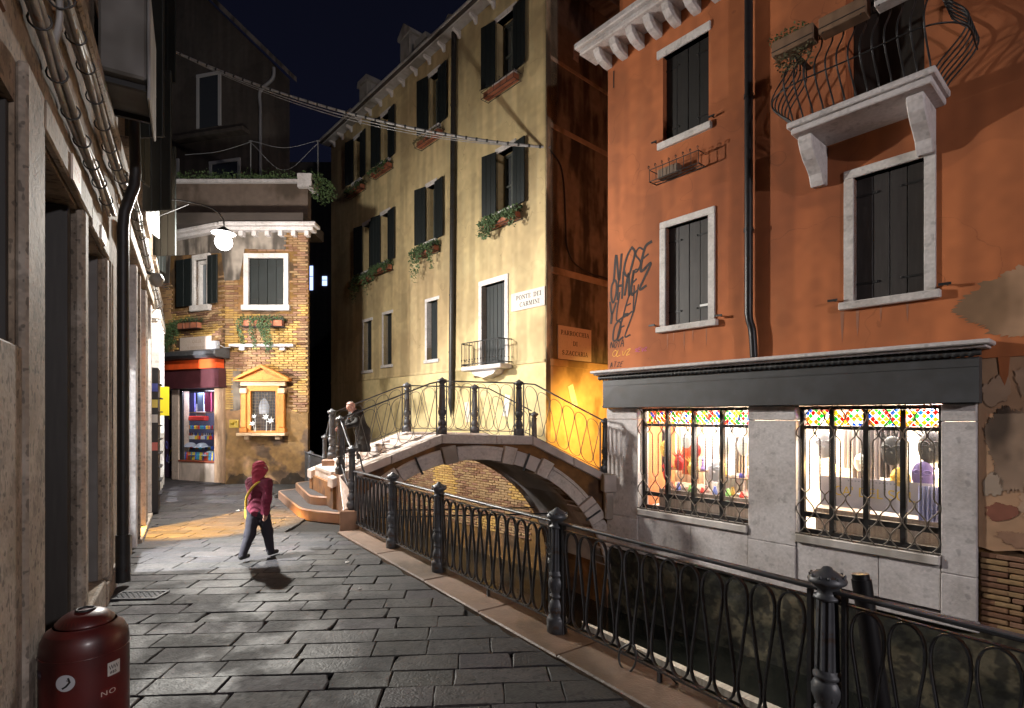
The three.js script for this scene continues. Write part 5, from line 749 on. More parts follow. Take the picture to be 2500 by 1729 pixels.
  for (const [x, m] of [[2.32, M.white], [2.9, M.leftStone], [4.02, M.white], [4.32, M.leftStone], [5.38, M.white]]) obj('shop_jamb', cbox(x, x + 0.10, 0.06, 3.9, -0.1, 0.10, 0.012), m, B);
  obj('shop_header', cbox(1.1, 5.6, 3.92, 4.1, 0.001, 0.13, 0.015), M.leftStone, B);
  const wp = mat([0.70, 0.70, 0.68], 0.55, { map: T.stone });
  const sp = new THREE.Group(); sp.name = 'panelled_front'; B.add(sp); for (const x of [7.3, 8.1, 8.9, 9.62]) obj('white_post', cbox(x - 0.02, x + 0.08, 0.1, 3.9, -0.15, 0.14, 0.01), wp, sp); for (const y of [0.3, 1.35, 2.45, 3.6]) obj('white_rail', cbox(7.39, 9.6, y, y + 0.09, -0.14, 0.12, 0.008), wp, sp); obj('front_glass', bx(7.4, 9.6, 0.4, 3.6, -0.1, -0.095), M.glass, sp);
  obj('panel_header', cbox(7.2, 9.8, 3.92, 4.12, 0.001, 0.16, 0.012), wp, B);
}
solo('display_rack', 'tall black postcard stand against the left shops', 'rack', LFT, [5.85, 0, 0.1], [cbox(-0.35, 0.35, 0.02, 2.75, -0.05, 0.10, 0.01), ...Array.from({ length: 9 }, (_, i) => bx(-0.32, 0.32, 0.35 + i * 0.26, 0.37 + i * 0.26, 0.10, 0.15))], mat([0.015, 0.014, 0.016], 0.5));
[[2.3, [0.05, 0.07, 0.35], 'blue card high on the black postcard stand'], [2.0, [0.6, 0.5, 0.1], 'yellow card on the black postcard stand'], [1.72, [0.5, 0.5, 0.5], 'grey card on the middle of the black postcard stand'], [1.2, [0.45, 0.12, 0.1], 'red card low on the black postcard stand']].forEach(([y, c, l]) => solo('postcard', l, 'card', LFT, [5.49, y, 0.13], bx(-0.012, 0.0, 0, 0.15, -0.05, 0.06), mat(c, 0.5), 'cards on the postcard stand'));
solo('yellow_note', 'bright yellow sheet fixed to the white panelled shop front', 'sheet', LFT, [7.2, 1.85, 0.10], cbox(-0.004, 0.012, 0, 0.62, -0.02, 0.22, 0.003), mat([0.85, 0.72, 0.02], 0.6));
plate('house_number', 'oval whitish house number plate above the dark doorway', 'plaque', LFT, [-1.86, 3.5, 0.062], 0.30, 0.17, 0.012, text([['4718', 0.5, 0.5, 0.5, '#b06a54']], 0.3, 0.17, { px: 128, bg: '#cfc0b4', clean: true, face: 'sans-serif' }));
plate('house_number', 'small white house number plate above the grey doorway', 'plaque', LFT, [-0.5, 3.47, 0.056], 0.26, 0.12, 0.012, text([['4719', 0.5, 0.5, 0.6, '#b06a54']], 0.26, 0.12, { px: 128, bg: '#d8d0c8', clean: true, face: 'sans-serif' }));
{
  const A = thing('air_conditioner', 'boxy grey air conditioner hung high on the left wall', 'air conditioner', LFT, [-0.85, 4.80, 0]);
  obj('casing', cbox(0, 0.85, 0, 0.75, 0.06, 0.40, 0.02), mat([0.20, 0.19, 0.18], 0.6, { map: T.stained }), A); obj('front_cover', cbox(0.0, 0.85, -0.17, 0.78, 0.405, 0.43, 0.01), mat([0.40, 0.40, 0.41], 0.5, { map: T.stained }), A); for (const x of [0.1, 0.7]) obj('wall_bracket', bx(x, x + 0.04, -0.05, -0.001, 0, 0.4), M.ironDark, A);
}
solo('rain_pipe', 'black rain pipe against the left wall between the grey door and the lit shops', 'pipe', LFT, [0.62, 0, 0.10], [cyl(0.055, 0.055, 0.55, 3.9, 12), cyl(0.07, 0.068, 0.05, 0.56, 12), tube([V(0, 3.88, 0), V(0, 4.1, 0.02), V(0.05, 4.4, 0.10), V(0.05, 4.9, 0.10), V(0.05, 9, 0.02)], 0.055, 30, 10)], M.ironDark);
// bundles of cable on the left wall
{
  const bundle = (lab, pts, n, r, m) => { const c = new THREE.CatmullRomCurve3(pts.map(p => V(...p))), t = thing('cable_bundle', lab, 'cable', LFT, [0, 0, 0], 'cables on the left wall'); for (let k = 0; k < n; k++) { const a = k / n * 6.28; obj('cable', tube(c.getPoints(80).map((p, i) => V(p.x, p.y + Math.cos(a + i * 0.05) * r * 1.15 * (n > 1 ? 1 : 0), p.z + Math.sin(a + i * 0.05) * r * 1.15 * (n > 1 ? 1 : 0))), r, 120, 6), m, t); } const L = c.getLength(); for (let s = 0.25; s < L; s += 0.42) { const p = c.getPointAt(s / L); obj('clip', new THREE.TorusGeometry(r * 2.5, 0.006, 5, 12).rotateY(Math.PI / 2).translate(p.x, p.y, p.z), M.cableDark, t); } };
  bundle('ribbed grey cable bundle low on the near left wall above the doorways', [[-4.38, 3.93, 0.07], [-3, 3.93, 0.06], [-2.4, 3.86, 0.06], [-1.7, 3.84, 0.06], [-0.7, 3.85, 0.06], [0.02, 3.84, 0.06]], 3, 0.020, M.cable);
  bundle('upper grey cable bundle running the length of the left wall', [[-4.38, 4.34, 0.09], [-2.4, 4.33, 0.09], [-1.5, 4.39, 0.08], [-0.9, 4.36, 0.08], [0.27, 4.35, 0.09], [1.3, 4.5, 0.1], [2.7, 4.48, 0.1], [4.2, 4.4, 0.1], [8, 4.35, 0.1], [9.9, 4.2, 0.1]], 3, 0.022, M.cable);
  bundle('thin looping cable hanging over the lit shops', [[1.0, 4.62, 0.1], [1.8, 4.42, 0.16], [2.6, 4.5, 0.12], [3.6, 4.22, 0.15], [4.7, 4.3, 0.12], [6.2, 4.05, 0.15], [7.6, 4.25, 0.1]], 2, 0.014, M.cable);
  bundle('single dark cable curling over the broken plaster at the near top left', [[-3.2, 4.55, 0.08], [-2.75, 4.3, 0.1], [-2.62, 4.12, 0.1], [-2.66, 3.92, 0.08]], 1, 0.018, M.cable);
}
{
  const W = thing('wall_lamp', 'small unlit round lamp on the left wall over the shops', 'lamp', LFT, [3.9, 4.05, 0.13]); obj('lamp_arm', [rod(V(0, 0.1, -0.12), V(0, 0.1, 0.1), 0.015)], M.ironDark, W); obj('lamp_head', [lathe([[0.001, 0.12], [0.07, 0.10], [0.11, 0.02], [0.10, -0.02]], 14).translate(0, 0, 0.12), lathe([[0.095, -0.02], [0.08, -0.08], [0.001, -0.12]], 14).translate(0, 0, 0.12)], mat([0.2, 0.19, 0.18], 0.4), W);
}
// red steel cylinder in the near corner
{
  const C = thing('red_cylinder', 'dark red domed steel cylinder with stickers in the near left corner', 'canister', frame(-2.30, 2.90, 1, 0.2), [0, 0, 0]), rm = mat([0.11, 0.010, 0.009], 0.45, { map: T.sooty, bump: T.rough, h: 0.004, coat: 0.35, coatR: 0.25 });
  obj('tank', lathe([[0.001, 0.02], [0.21, 0.02], [0.222, 0.04], [0.222, 0.62], [0.216, 0.67], [0.195, 0.71], [0.165, 0.728], [0.158, 0.738]], 40), rm, C);
  obj('dome', lathe([[0.146, 0.739], [0.148, 0.752], [0.12, 0.778], [0.09, 0.795], [0.05, 0.803], [0.001, 0.805]], 40), rm, C); obj('cap_ring', new THREE.TorusGeometry(0.045, 0.008, 6, 20).rotateX(Math.PI / 2).translate(0, 0.805, 0), M.ironDark, C); obj('weld_seam', new THREE.TorusGeometry(0.2225, 0.004, 6, 40).rotateX(Math.PI / 2).translate(0, 0.60, 0), rm, C); obj('foot_ring', lathe([[0.2, 0], [0.215, 0], [0.215, 0.03]], 30), M.ironDark, C);
  C.scale.set(0.88, 1, 0.88);
  // stickers bent round the shell
  const stick = (a, y, w, h, tex, round) => { const g = new THREE.CylinderGeometry(0.2245, 0.2245, h, 12, 1, true, a - w / 2, w); const m = new THREE.MeshStandardMaterial({ map: tex, roughness: 0.5, side: THREE.DoubleSide, alphaTest: round ? 0.5 : 0, transparent: false }); return obj('sticker', g.translate(0, y, 0), m, C, true); };
  const cv = f => { const c = document.createElement('canvas'); c.width = c.height = 128; const k = c.getContext('2d'); f(k); const t = new THREE.CanvasTexture(c); t.colorSpace = THREE.SRGBColorSpace; return t; };
  stick(0.05, 0.50, 0.44, 0.086, cv(k => { k.clearRect(0, 0, 128, 128); k.fillStyle = '#a8a8ac'; k.beginPath(); k.arc(64, 64, 62, 0, 7); k.fill(); k.strokeStyle = '#141414'; k.lineWidth = 13; k.beginPath(); k.moveTo(82, 26); k.lineTo(92, 60); k.lineTo(70, 88); k.lineTo(44, 104); k.stroke(); k.lineWidth = 5; k.beginPath(); k.moveTo(70, 44); k.lineTo(90, 52); k.stroke(); }), true);
  stick(-0.78, 0.53, 0.28, 0.04, cv(k => { k.fillStyle = '#3a2c38'; k.fillRect(0, 0, 128, 128); k.fillStyle = '#77707c'; k.font = 'bold 60px sans-serif'; k.fillText('U ABS', 2, 84); }));
  stick(1.12, 0.515, 0.34, 0.07, cv(k => { k.fillStyle = '#b4b0aa'; k.fillRect(0, 0, 128, 128); k.strokeStyle = '#222'; k.lineWidth = 5; k.beginPath(); for (let i = 0; i < 9; i++) k.lineTo(14 + i * 12, 30 + (i % 2) * 36); k.stroke(); k.font = 'bold 40px sans-serif'; k.fillStyle = '#222'; k.fillText('#85', 20, 112); }));
  stick(0.98, 0.40, 0.42, 0.05, cv(k => { k.fillStyle = '#5a1512'; k.fillRect(0, 0, 128, 128); k.fillStyle = '#b8a8a0'; k.font = '84px sans-serif'; k.fillText('NOM', 0, 96); }));
}
// ================================================================ houses farther off
{
  const F = frame(-9.25, 20.5, 1, -0.25), D = thing('dark_house', 'dim tall house with a gable behind the brick house', 'building', F);
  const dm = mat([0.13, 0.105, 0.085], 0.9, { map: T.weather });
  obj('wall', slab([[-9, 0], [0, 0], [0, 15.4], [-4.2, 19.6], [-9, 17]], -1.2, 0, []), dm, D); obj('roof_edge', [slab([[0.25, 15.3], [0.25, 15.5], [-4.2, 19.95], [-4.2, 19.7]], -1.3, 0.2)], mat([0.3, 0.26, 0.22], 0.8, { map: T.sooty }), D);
  const win = (x0, x1, y0, y1) => { const w = winPart(D); obj('pane', bx(x0, x1, y0, y1, 0.002, 0.02), M.glassDim, w); obj('frame', [bx(x0 - 0.12, x0, y0, y1, 0, 0.05), bx(x1, x1 + 0.12, y0, y1, 0, 0.05), bx(x0 - 0.12, x1 + 0.12, y1, y1 + 0.12, 0, 0.06)], mat([0.5, 0.48, 0.46], 0.8), w); };
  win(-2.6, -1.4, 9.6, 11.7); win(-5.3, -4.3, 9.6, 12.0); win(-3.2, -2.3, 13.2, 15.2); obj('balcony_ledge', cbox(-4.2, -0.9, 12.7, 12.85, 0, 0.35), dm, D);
  solo('drain_pipe', 'thin grey pipe with a crook on the corner of the dark gabled house', 'pipe', F, [-0.3, 0, 0.12], [tube([V(0.6, 15.0, 0), V(0.55, 14.6, 0), V(0, 14.2, 0), V(0, 13.6, 0)], 0.06, 16, 8), cyl(0.055, 0.055, 9.2, 13.65, 8)], mat([0.3, 0.29, 0.29], 0.6));
}
{
  const F = frame(-8.6, 30, 1, 0), D = thing('canal_end_house', 'black house at the far end of the canal with two lit windows', 'building', F);
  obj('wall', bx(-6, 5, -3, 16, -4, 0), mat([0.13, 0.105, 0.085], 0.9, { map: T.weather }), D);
  for (const [x0, x1, y0, y1] of [[-2.72, -2.5, 8.85, 10.2], [-1.98, -1.72, 9.1, 9.62]]) { const w = obj('lit_window', bx(x0, x1, y0, y1, 0.002, 0.03), mat([0.1, 0.1, 0.1], 0.5, { emit: [0.42, 0.55, 1.0], power: 2.2 }), D); obj('window_bar', bx(x0, x1, mix(y0, y1, 0.55), mix(y0, y1, 0.55) + 0.03, 0.031, 0.05), M.dark, w); }
}
// terrace on the brick house: hedge, posts and washing lines
{
  const hz = () => rr(-1.62, -1.05);
  const h = obj('terrace_hedge', leaves(2600, () => { const x = rr(-5.2, -0.05), t = 8.82 + 0.16 * fbm((x + 6) / 7, 0.3, 20, 3, 2); return [x, t + rr(0, 0.28) * rnd(), hz()]; }, 0.07), M.leaf, scene); h.position.copy(at(BRK, 0, 0, 0)); h.userData = { label: 'low leafy hedge along the terrace on top of the brick house', category: 'hedge' };
  const b = obj('terrace_shrub', leaves(420, () => { const a = rr(0, 6.28), r = 0.38 * Math.sqrt(rnd()); return [-0.02 + r * Math.cos(a), 8.55 + r * 0.9 * Math.sin(a), rr(-1.5, -1.0)]; }, 0.07), M.leaf, scene); b.position.copy(at(BRK, 0, 0, 0)); b.userData = { label: 'rounded shrub spilling over the right end of the terrace', category: 'shrub' };
  for (const [x, l] of [[-2.55, 'thin washing line post in the middle of the terrace'], [-0.45, 'thin washing line post at the right end of the terrace']]) solo('terrace_post', l, 'post', BRK, [x, 8.7, -2.0], [cyl(0.018, 0.018, 0, 1.75, 6), bx(-0.06, 0.06, 1.72, 1.74, -0.01, 0.01)], mat([0.2, 0.2, 0.2], 0.6), 'washing line posts');
  const c = (a, b2, s) => tube([V(...a), V((a[0] + b2[0]) / 2, (a[1] + b2[1]) / 2 - s, a[2]), V(...b2)], 0.008, 24, 4);
  solo('washing_line', 'sagging washing lines between the terrace posts', 'line', BRK, [0, 0, -2.0], [c([-2.55, 10.44, 0], [-0.45, 10.44, 0], 0.22), c([-2.55, 10.38, 0.02], [-0.45, 10.34, 0.02], 0.85), c([-4.6, 10.0, 0], [-2.55, 10.4, 0], 0.1)], mat([0.25, 0.25, 0.26], 0.6));
}
// cables across the street
{
  const A = at(LFT, 10.1, 11.45, 0.1), E = at(YSD, 0.12, 8.1, 0.05), t = thing('overhead_cable', 'bundle of cables slung across the street from the left house to the yellow house', 'cable', WORLD);
  const cat = (s, dy) => { const p = []; for (let i = 0; i <= 40; i++) { const f = i / 40, q = A.clone().lerp(E, f); q.y -= 4 * s * f * (1 - f) + dy * Math.sin(Math.PI * f); p.push(q); } return p; };
  for (const [s, dy, r, m] of [[0.45, 0, 0.03, M.cable], [0.48, 0.06, 0.012, M.cable], [0.45, 0.09, 0.009, M.cable], [0.47, 0.14, 0.008, M.cable]]) obj('cable', tube(cat(s, dy), r, 80, 6), m, t);
  const q = cat(0.45, 0); for (let i = 1; i < 40; i++) obj('cable_tie', ball(0.042, q[i].x, q[i].y, q[i].z, 6, 5).scale(1, 1, 1), M.cableDark, t);
}

// ================================================================ lamps
const glowW = mat([0.9, 0.9, 0.9], 0.4, { emit: [1, 0.98, 0.95], power: 6 });
function point(p, c, I, r) { const l = new THREE.PointLight(new THREE.Color(...c), I); l.position.copy(p); l.castShadow = true; l.shadow.radius = r; scene.add(l); return l; }
{ // the lit street lamp on its arm
  const t = thing('street_lamp', 'blazing white street lamp held out over the street on an arm', 'street lamp', LFT, [5.92, 5.40, 1.30]);
  obj('lamp_arm', [tube([V(0, 0.62, -1.3), V(0, 0.70, -0.7), V(0, 0.62, -0.15), V(0, 0.42, 0), V(0, 0.26, 0)], 0.018, 30, 6), rod(V(0, 0.2, -1.3), V(0, 0.66, -0.6), 0.012)], M.ironDark, t);
  obj('lamp_hood', lathe([[0.02, 0.32], [0.06, 0.29], [0.22, 0.19], [0.23, 0.175]], 20), M.ironDark, t);
  obj('glowing_globe', new THREE.SphereGeometry(0.165, 20, 14).translate(0, 0, 0), mat([0.9, 0.9, 0.9], 0.4, { emit: [1, 0.98, 0.96], power: 14 }), t);
  point(at(LFT, 5.92, 5.40, 1.30), [1, 0.96, 0.88], 100, 6);
  const s = new THREE.SpotLight(new THREE.Color(1, 0.96, 0.88), 255, 0, 1.32, 1); s.position.copy(at(LFT, 5.92, 5.40, 1.30)); s.target.position.set(1.0, -0.4, -10.6); s.castShadow = true; s.shadow.radius = 6; scene.add(s, s.target);   // its reflector throws most of the light down and across
}
{ // lamp post on the quay behind the viewer, whose light falls on the bridge and the red house
  const F = frame(...railAt(14.2, -0.7), 1, 0), t = thing('lamp_post', 'iron lamp post on the quay behind the viewer', 'street lamp', F);
  obj('post', lathe([[0.001, 0], [0.14, 0], [0.14, 0.25], [0.09, 0.35], [0.07, 0.6], [0.045, 0.7], [0.04, 5.2], [0.001, 5.25]], 14), M.iron, t); obj('lantern_frame', [lathe([[0.05, 5.2], [0.20, 5.25], [0.20, 5.28]], 8), lathe([[0.24, 5.80], [0.12, 5.95], [0.02, 6.05]], 8)], M.ironDark, t);
  obj('glowing_globe', new THREE.SphereGeometry(0.2, 16, 12).translate(0, 5.54, 0), mat([0.9, 0.9, 0.9], 0.4, { emit: [1, 0.95, 0.95], power: 8 }), t);
  const p = at(F, 0, 5.54, 0); point(p, [1.0, 0.93, 0.95], 230, 9);
}
{ // sodium lantern on the wall of the alley, round the corner of the red house
  const F = frame(2.60, 10.88, -0.76, -0.65), t = thing('alley_lantern', 'orange lantern on the alley wall of the red house, round its corner', 'street lamp', F, [0, 2.3, 0.32]);
  obj('lantern_arm', rod(V(0, 0.25, -0.3), V(0, 0.2, 0), 0.015), M.ironDark, t); obj('lantern_cap', lathe([[0.13, 0.12], [0.08, 0.2], [0.01, 0.24]], 8), M.ironDark, t); obj('glowing_globe', ball(0.1, 0, 0, 0, 14, 10), mat([0.9, 0.6, 0.2], 0.4, { emit: [1, 0.5, 0.08], power: 6 }), t);
  point(at(F, 0, 2.3, 0.32), [1, 0.56, 0.12], 2, 5); { const s = new THREE.SpotLight(new THREE.Color(1, 0.56, 0.12), 105, 0, 1.05, 0.9); s.position.copy(at(F, 0, 2.3, 0.32)); s.target.position.set(2.2, 1.1, -13.2); s.castShadow = true; s.shadow.radius = 4; scene.add(s, s.target); }
}
function panelLamp(name, label, F, p, w, d, c, L, vis = 3) { // flat ceiling lamp: glowing sheet with an area light just below
  const t = thing(name, label, 'lamp', F, p); obj('lamp_tray', bx(-w / 2, w / 2, 0.006, 0.05, -d / 2, d / 2), M.white, t); obj('glowing_panel', bx(-w / 2 + 0.02, w / 2 - 0.02, 0, 0.005, -d / 2 + 0.02, d / 2 - 0.02), mat([0.9, 0.9, 0.9], 0.5, { emit: c, power: vis }), t);
  const l = new THREE.RectAreaLight(new THREE.Color(...c), L, w - 0.04, d - 0.04); l.position.copy(at(F, p[0], p[1] - 0.006, p[2])); l.rotation.set(0, 0, 0); l.lookAt(l.position.clone().add(V(0, -1, 0))); scene.add(l); return t;
}
panelLamp('shop_lamp', 'ceiling lamp over the left mask shop window', RED, [1.75, 2.26, -1.05], 1.9, 0.7, [1, 0.90, 0.76], 110);
panelLamp('shop_lamp', 'ceiling lamp over the right mask shop window', RED, [4.2, 2.26, -1.05], 1.6, 0.7, [1, 0.90, 0.76], 110);
panelLamp('shop_lamp', 'cold lamp at the top of the corner shop display', BRL, [-1.6 * WS, 2.59, -0.7], 1.2, 0.5, [0.84, 0.84, 1], 60);
function bulb(label, F, p, c, I, r = 0.045) { const t = thing('spot_bulb', label, 'lamp', F, p, 'bulbs in the shop windows'); obj('glowing_bulb', ball(r, 0, 0, 0, 12, 8), mat([0.9, 0.8, 0.6], 0.4, { emit: c, power: 14 }), t); obj('lamp_socket', cyl(0.02, 0.025, r, r + 0.07, 8), M.ironDark, t); point(at(F, ...p), c, I, 2); }
bulb('warm bulb at the right edge of the left mask shop window', RED, [2.5, 1.02, -0.55], [1, 0.62, 0.25], 2.2, 0.06); bulb('warm bulb at the left of the right mask shop window', RED, [3.72, 1.1, -0.5], [1, 0.62, 0.25], 2.2, 0.06); bulb('white bulb high at the right of the right mask shop window', RED, [4.86, 1.86, -0.42], [1, 0.88, 0.8], 2.4, 0.09); bulb('warm bulb at the right edge of the right mask shop window', RED, [4.92, 1.12, -0.5], [1, 0.7, 0.35], 2.2, 0.06); bulb('white bulb in the middle of the left mask shop window', RED, [1.9, 1.5, -0.7], [1, 0.9, 0.8], 2.2, 0.05);
// lamps inside the left shops
function doorLamp(label, u, y, z, c, I, aim, spot, ang = 0.5) { const t = thing('door_lamp', label, 'lamp', LFT, [u, y, z]); obj('glowing_bulb', ball(0.06, 0, 0, 0, 12, 8), mat([0.9, 0.9, 0.9], 0.4, { emit: c, power: 8 }), t); obj('lamp_socket', cyl(0.03, 0.03, 0.06, 0.14, 8), M.ironDark, t); point(at(LFT, u, y, z), c, I, 3); if (spot) { const s = new THREE.SpotLight(new THREE.Color(...c), spot, 0, ang, 0.25); s.position.copy(at(LFT, u, y - 0.08, z + 0.02)); s.target.position.copy(at(LFT, ...aim)); s.castShadow = true; s.shadow.radius = 2; scene.add(s, s.target); } }
doorLamp('white lamp inside the first lit shop door on the left', 1.62, 3.0, -0.95, [0.95, 0.97, 1], 16, [1.62, 0, 0.95], 330, 0.34);
doorLamp('amber lamp inside the second lit shop door on the left', 3.3, 3.2, -0.95, [1, 0.48, 0.07], 12, [3.9, 0, 0.95], 950, 0.33);
doorLamp('white lamp inside the third lit shop door on the left', 4.8, 3.2, -0.95, [1, 0.96, 0.9], 22, [5.0, 0, 1.3], 0);
doorLamp('white lamp inside the panelled shop front on the left', 8.3, 3.1, -0.9, [0.95, 0.95, 1], 120, [8, 0, 1], 0);

// ================================================================ goods in the mask shop
{
  const put = (name, label, cat, p, g, m, grp) => solo(name, label, cat, RED, p, g, m, grp);
  const cloth = (w, h, folds, amp) => { const g = new THREE.PlaneGeometry(w, h, 40, 6), p = g.attributes.position; for (let i = 0; i < p.count; i++) p.setZ(i, amp * Math.sin((p.getX(i) / w + 0.5) * folds * 6.28)); g.computeVertexNormals(); const b = g.clone().translate(0, 0, -0.006); return [g, b]; };
  put('drape', 'white drape hanging behind the left mask shop window', 'cloth', [1.85, 1.15, -0.95], cloth(0.8, 1.25, 7, 0.03), mat([0.85, 0.83, 0.8], 0.85, { both: true })); put('drape', 'orange drape at the left of the left mask shop window', 'cloth', [1.1, 1.2, -1.0], cloth(0.6, 1.2, 5, 0.03), mat([0.78, 0.52, 0.32], 0.85, { both: true })); put('drape', 'pink red drape at the right of the left mask shop window', 'cloth', [2.52, 1.15, -0.9], cloth(0.3, 1.2, 4, 0.02), mat([0.75, 0.22, 0.2], 0.85, { both: true }));
  put('drape', 'cream drape at the left of the right mask shop window', 'cloth', [3.65, 1.15, -0.9], cloth(0.5, 1.3, 5, 0.03), mat([0.85, 0.72, 0.58], 0.85, { both: true })); put('drape', 'grey drape in the middle of the right mask shop window', 'cloth', [4.05, 1.35, -0.7], cloth(0.34, 0.85, 5, 0.035), mat([0.30, 0.27, 0.28], 0.8, { both: true }));
  const mask = (s, full) => { const g = new THREE.SphereGeometry(0.1 * s, 16, 12, 0, Math.PI, 0.2, full ? 2.6 : 1.5).scale(0.85, 1.25, 0.38); return [g, new THREE.ConeGeometry(0.018 * s, 0.06 * s, 6).rotateX(1.2).translate(0, -0.01 * s, 0.045 * s), ...[-1, 1].map(k => new THREE.TorusGeometry(0.022 * s, 0.006 * s, 5, 10).scale(1.3, 0.8, 1).translate(k * 0.038 * s, 0.03 * s, 0.036 * s))]; };
  const feather = (n, L, sp) => Array.from({ length: n }, (_, i) => { const a = (i / (n - 1) - 0.5) * sp; return new THREE.ConeGeometry(0.03, L, 5).scale(1, 1, 0.25).translate(0, L / 2, 0).rotateZ(-a).translate(0.02 * a, 0.08, 0); });
  const paint = { white: mat([0.85, 0.84, 0.82], 0.4), gold: mat([0.75, 0.5, 0.12], 0.35, { metal: 0.6 }), red: mat([0.65, 0.04, 0.04], 0.4), blue: mat([0.06, 0.07, 0.4], 0.4), black: mat([0.03, 0.03, 0.035], 0.5), violet: mat([0.16, 0.12, 0.35], 0.5), silver: mat([0.5, 0.5, 0.56], 0.35, { metal: 0.4 }) };
  const items = [[0.98, 1.25, 'gold', 'gold mask hanging at the far left of the mask shop', 1.2, 0], [1.22, 1.0, 'red', 'red mask low at the left of the mask shop', 1.1, 1], [1.0, 0.78, 'red', 'red feathered mask on the sill at the far left', 1.0, 1], [1.38, 1.42, 'white', 'white mask high behind the left mullion', 1.2, 0], [1.48, 0.92, 'gold', 'gold mask in the second pane of the mask shop', 1.1, 1], [1.58, 1.25, 'red', 'red mask in the second pane of the mask shop', 1.0, 0], [1.9, 0.92, 'silver', 'silver grey mask in the third pane of the mask shop', 1.6, 0], [2.1, 1.3, 'white', 'white full mask in the third pane of the mask shop', 1.3, 0], [2.42, 1.36, 'white', 'white long nosed mask in the fourth pane', 1.3, 0], [3.62, 1.42, 'silver', 'silver mask high in the first pane of the right window', 1.6, 0], [4.05, 1.2, 'white', 'white mask on the grey drape of the right window', 1.0, 0], [4.42, 1.38, 'black', 'black feathered mask in the third pane of the right window', 1.6, 1], [4.52, 1.0, 'gold', 'gold edged mask low in the third pane of the right window', 1.4, 0], [4.84, 1.44, 'black', 'black hat shaped mask in the last pane of the right window', 1.7, 1], [4.76, 1.08, 'violet', 'violet mask with dots in the last pane of the right window', 1.5, 0]];
  for (const [x, y, c, l, s, f] of items) put('carnival_mask', l, 'mask', [x, y, -0.46 + rr(-0.08, 0.05)], [...mask(s, true), ...(f ? feather(7, 0.16 * s, 1.8) : []), rod(V(0, 0.1 * s, 0), V(0, 0.24 * s, -0.02), 0.004, 4)], paint[c], 'masks in the shop windows');
  const sh = mat([0.16, 0.10, 0.06], 0.5, { map: T.wood }); [[0.80, 1.6, 0.86, 'narrow upper shelf at the left of the left mask shop window'], [1.72, 2.64, 0.80, 'narrow upper shelf at the right of the left mask shop window']].forEach(([a, b, y, l]) => solo('display_shelf', l, 'shelf', RED, [0, 0, 0], bx(a, b, y, y + 0.015, -0.95, -0.62), sh));
  const doll = merge([lathe([[0.001, 0], [0.05, 0], [0.045, 0.05], [0.018, 0.11], [0.03, 0.15], [0.012, 0.17]], 12), ball(0.026, 0, 0.19, 0, 8, 6), new THREE.ConeGeometry(0.03, 0.06, 8).translate(0, 0.235, 0)]), ord = ['first', 'second', 'third', 'fourth', 'fifth', 'sixth', 'seventh', 'eighth', 'ninth', 'tenth', 'eleventh', 'twelfth'];
  for (let i = 0; i < 12; i++) { const left = i < 6, c = ['red', 'gold', 'white', 'blue', 'red', 'violet'][i % 6]; put('costume_doll', `${c} costume doll on the narrow shelf, ${ord[i]} from the left in the mask shop`, 'doll', [left ? 0.87 + i * 0.135 : 1.8 + (i - 6) * 0.15, left ? 0.876 : 0.816, -0.72], doll, paint[c], 'costume dolls on the shelves'); }
  for (const [x, y, c, l, w2, h2] of [[1.32, 1.15, [0.55, 0.12, 0.05], 'rust red costume hung behind the left mullion', 0.24, 0.7], [0.86, 1.2, [0.12, 0.09, 0.10], 'dark costume at the left edge of the left mask shop window', 0.16, 0.8], [2.3, 1.2, [0.25, 0.22, 0.22], 'grey costume hung in the last pane of the left window', 0.2, 0.6], [4.36, 1.35, [0.16, 0.14, 0.15], 'charcoal cloak hung behind the middle mullion of the right window', 0.26, 0.7], [3.9, 1.4, [0.55, 0.5, 0.5], 'pale grey cloak high in the right mask shop window', 0.22, 0.6], [4.95, 1.3, [0.5, 0.42, 0.3], 'tan cloak at the right end of the mask shop', 0.16, 0.7]]) put('costume', l, 'costume', [x, y, -0.62], cloth(w2, h2, 4, 0.03), mat(c, 0.85, { both: true }));
  const sb = mat([0.2, 0.17, 0.16], 0.5, { map: T.wood }); for (const [a, b, l] of [[0.78, 2.65, 'low display step in the left mask shop window'], [3.46, 4.98, 'low display step in the right mask shop window']]) solo('display_step', l, 'shelf', RED, [0, 0, 0], bx(a, b, 0.1, 0.50, -1.15, -0.52), sb);
  const trinket = (x, z, c, i) => { const L = ['round red pot', 'pale pink cup', 'small blue vase', 'white figurine', 'green glass dish', 'gold trinket box'][i % 6]; put('trinket', `${L} on the display step, ${['first', 'second', 'third', 'fourth', 'fifth', 'sixth', 'seventh', 'eighth'][Math.floor(i / 2)]} place ${i % 2 ? 'behind' : 'in front'} in the mask shop`, 'trinket', [x, 0.50, z], lathe([[0.001, 0], [0.035, 0], [0.045, 0.03], [0.03, 0.06 + 0.02 * (i % 3)], [0.02, 0.08 + 0.02 * (i % 3)], [0.03, 0.1 + 0.02 * (i % 3)], [0.001, 0.1 + 0.02 * (i % 3)]], 12), mat(c, 0.4), 'trinkets on the display step'); };
  const tc = [[0.6, 0.05, 0.05], [0.75, 0.5, 0.5], [0.1, 0.15, 0.5], [0.8, 0.8, 0.78], [0.2, 0.5, 0.15], [0.7, 0.5, 0.15]]; for (let i = 0; i < 16; i++) trinket(0.9 + Math.floor(i / 2) * 0.235, i % 2 ? -0.75 : -0.6, tc[i % 6], i);
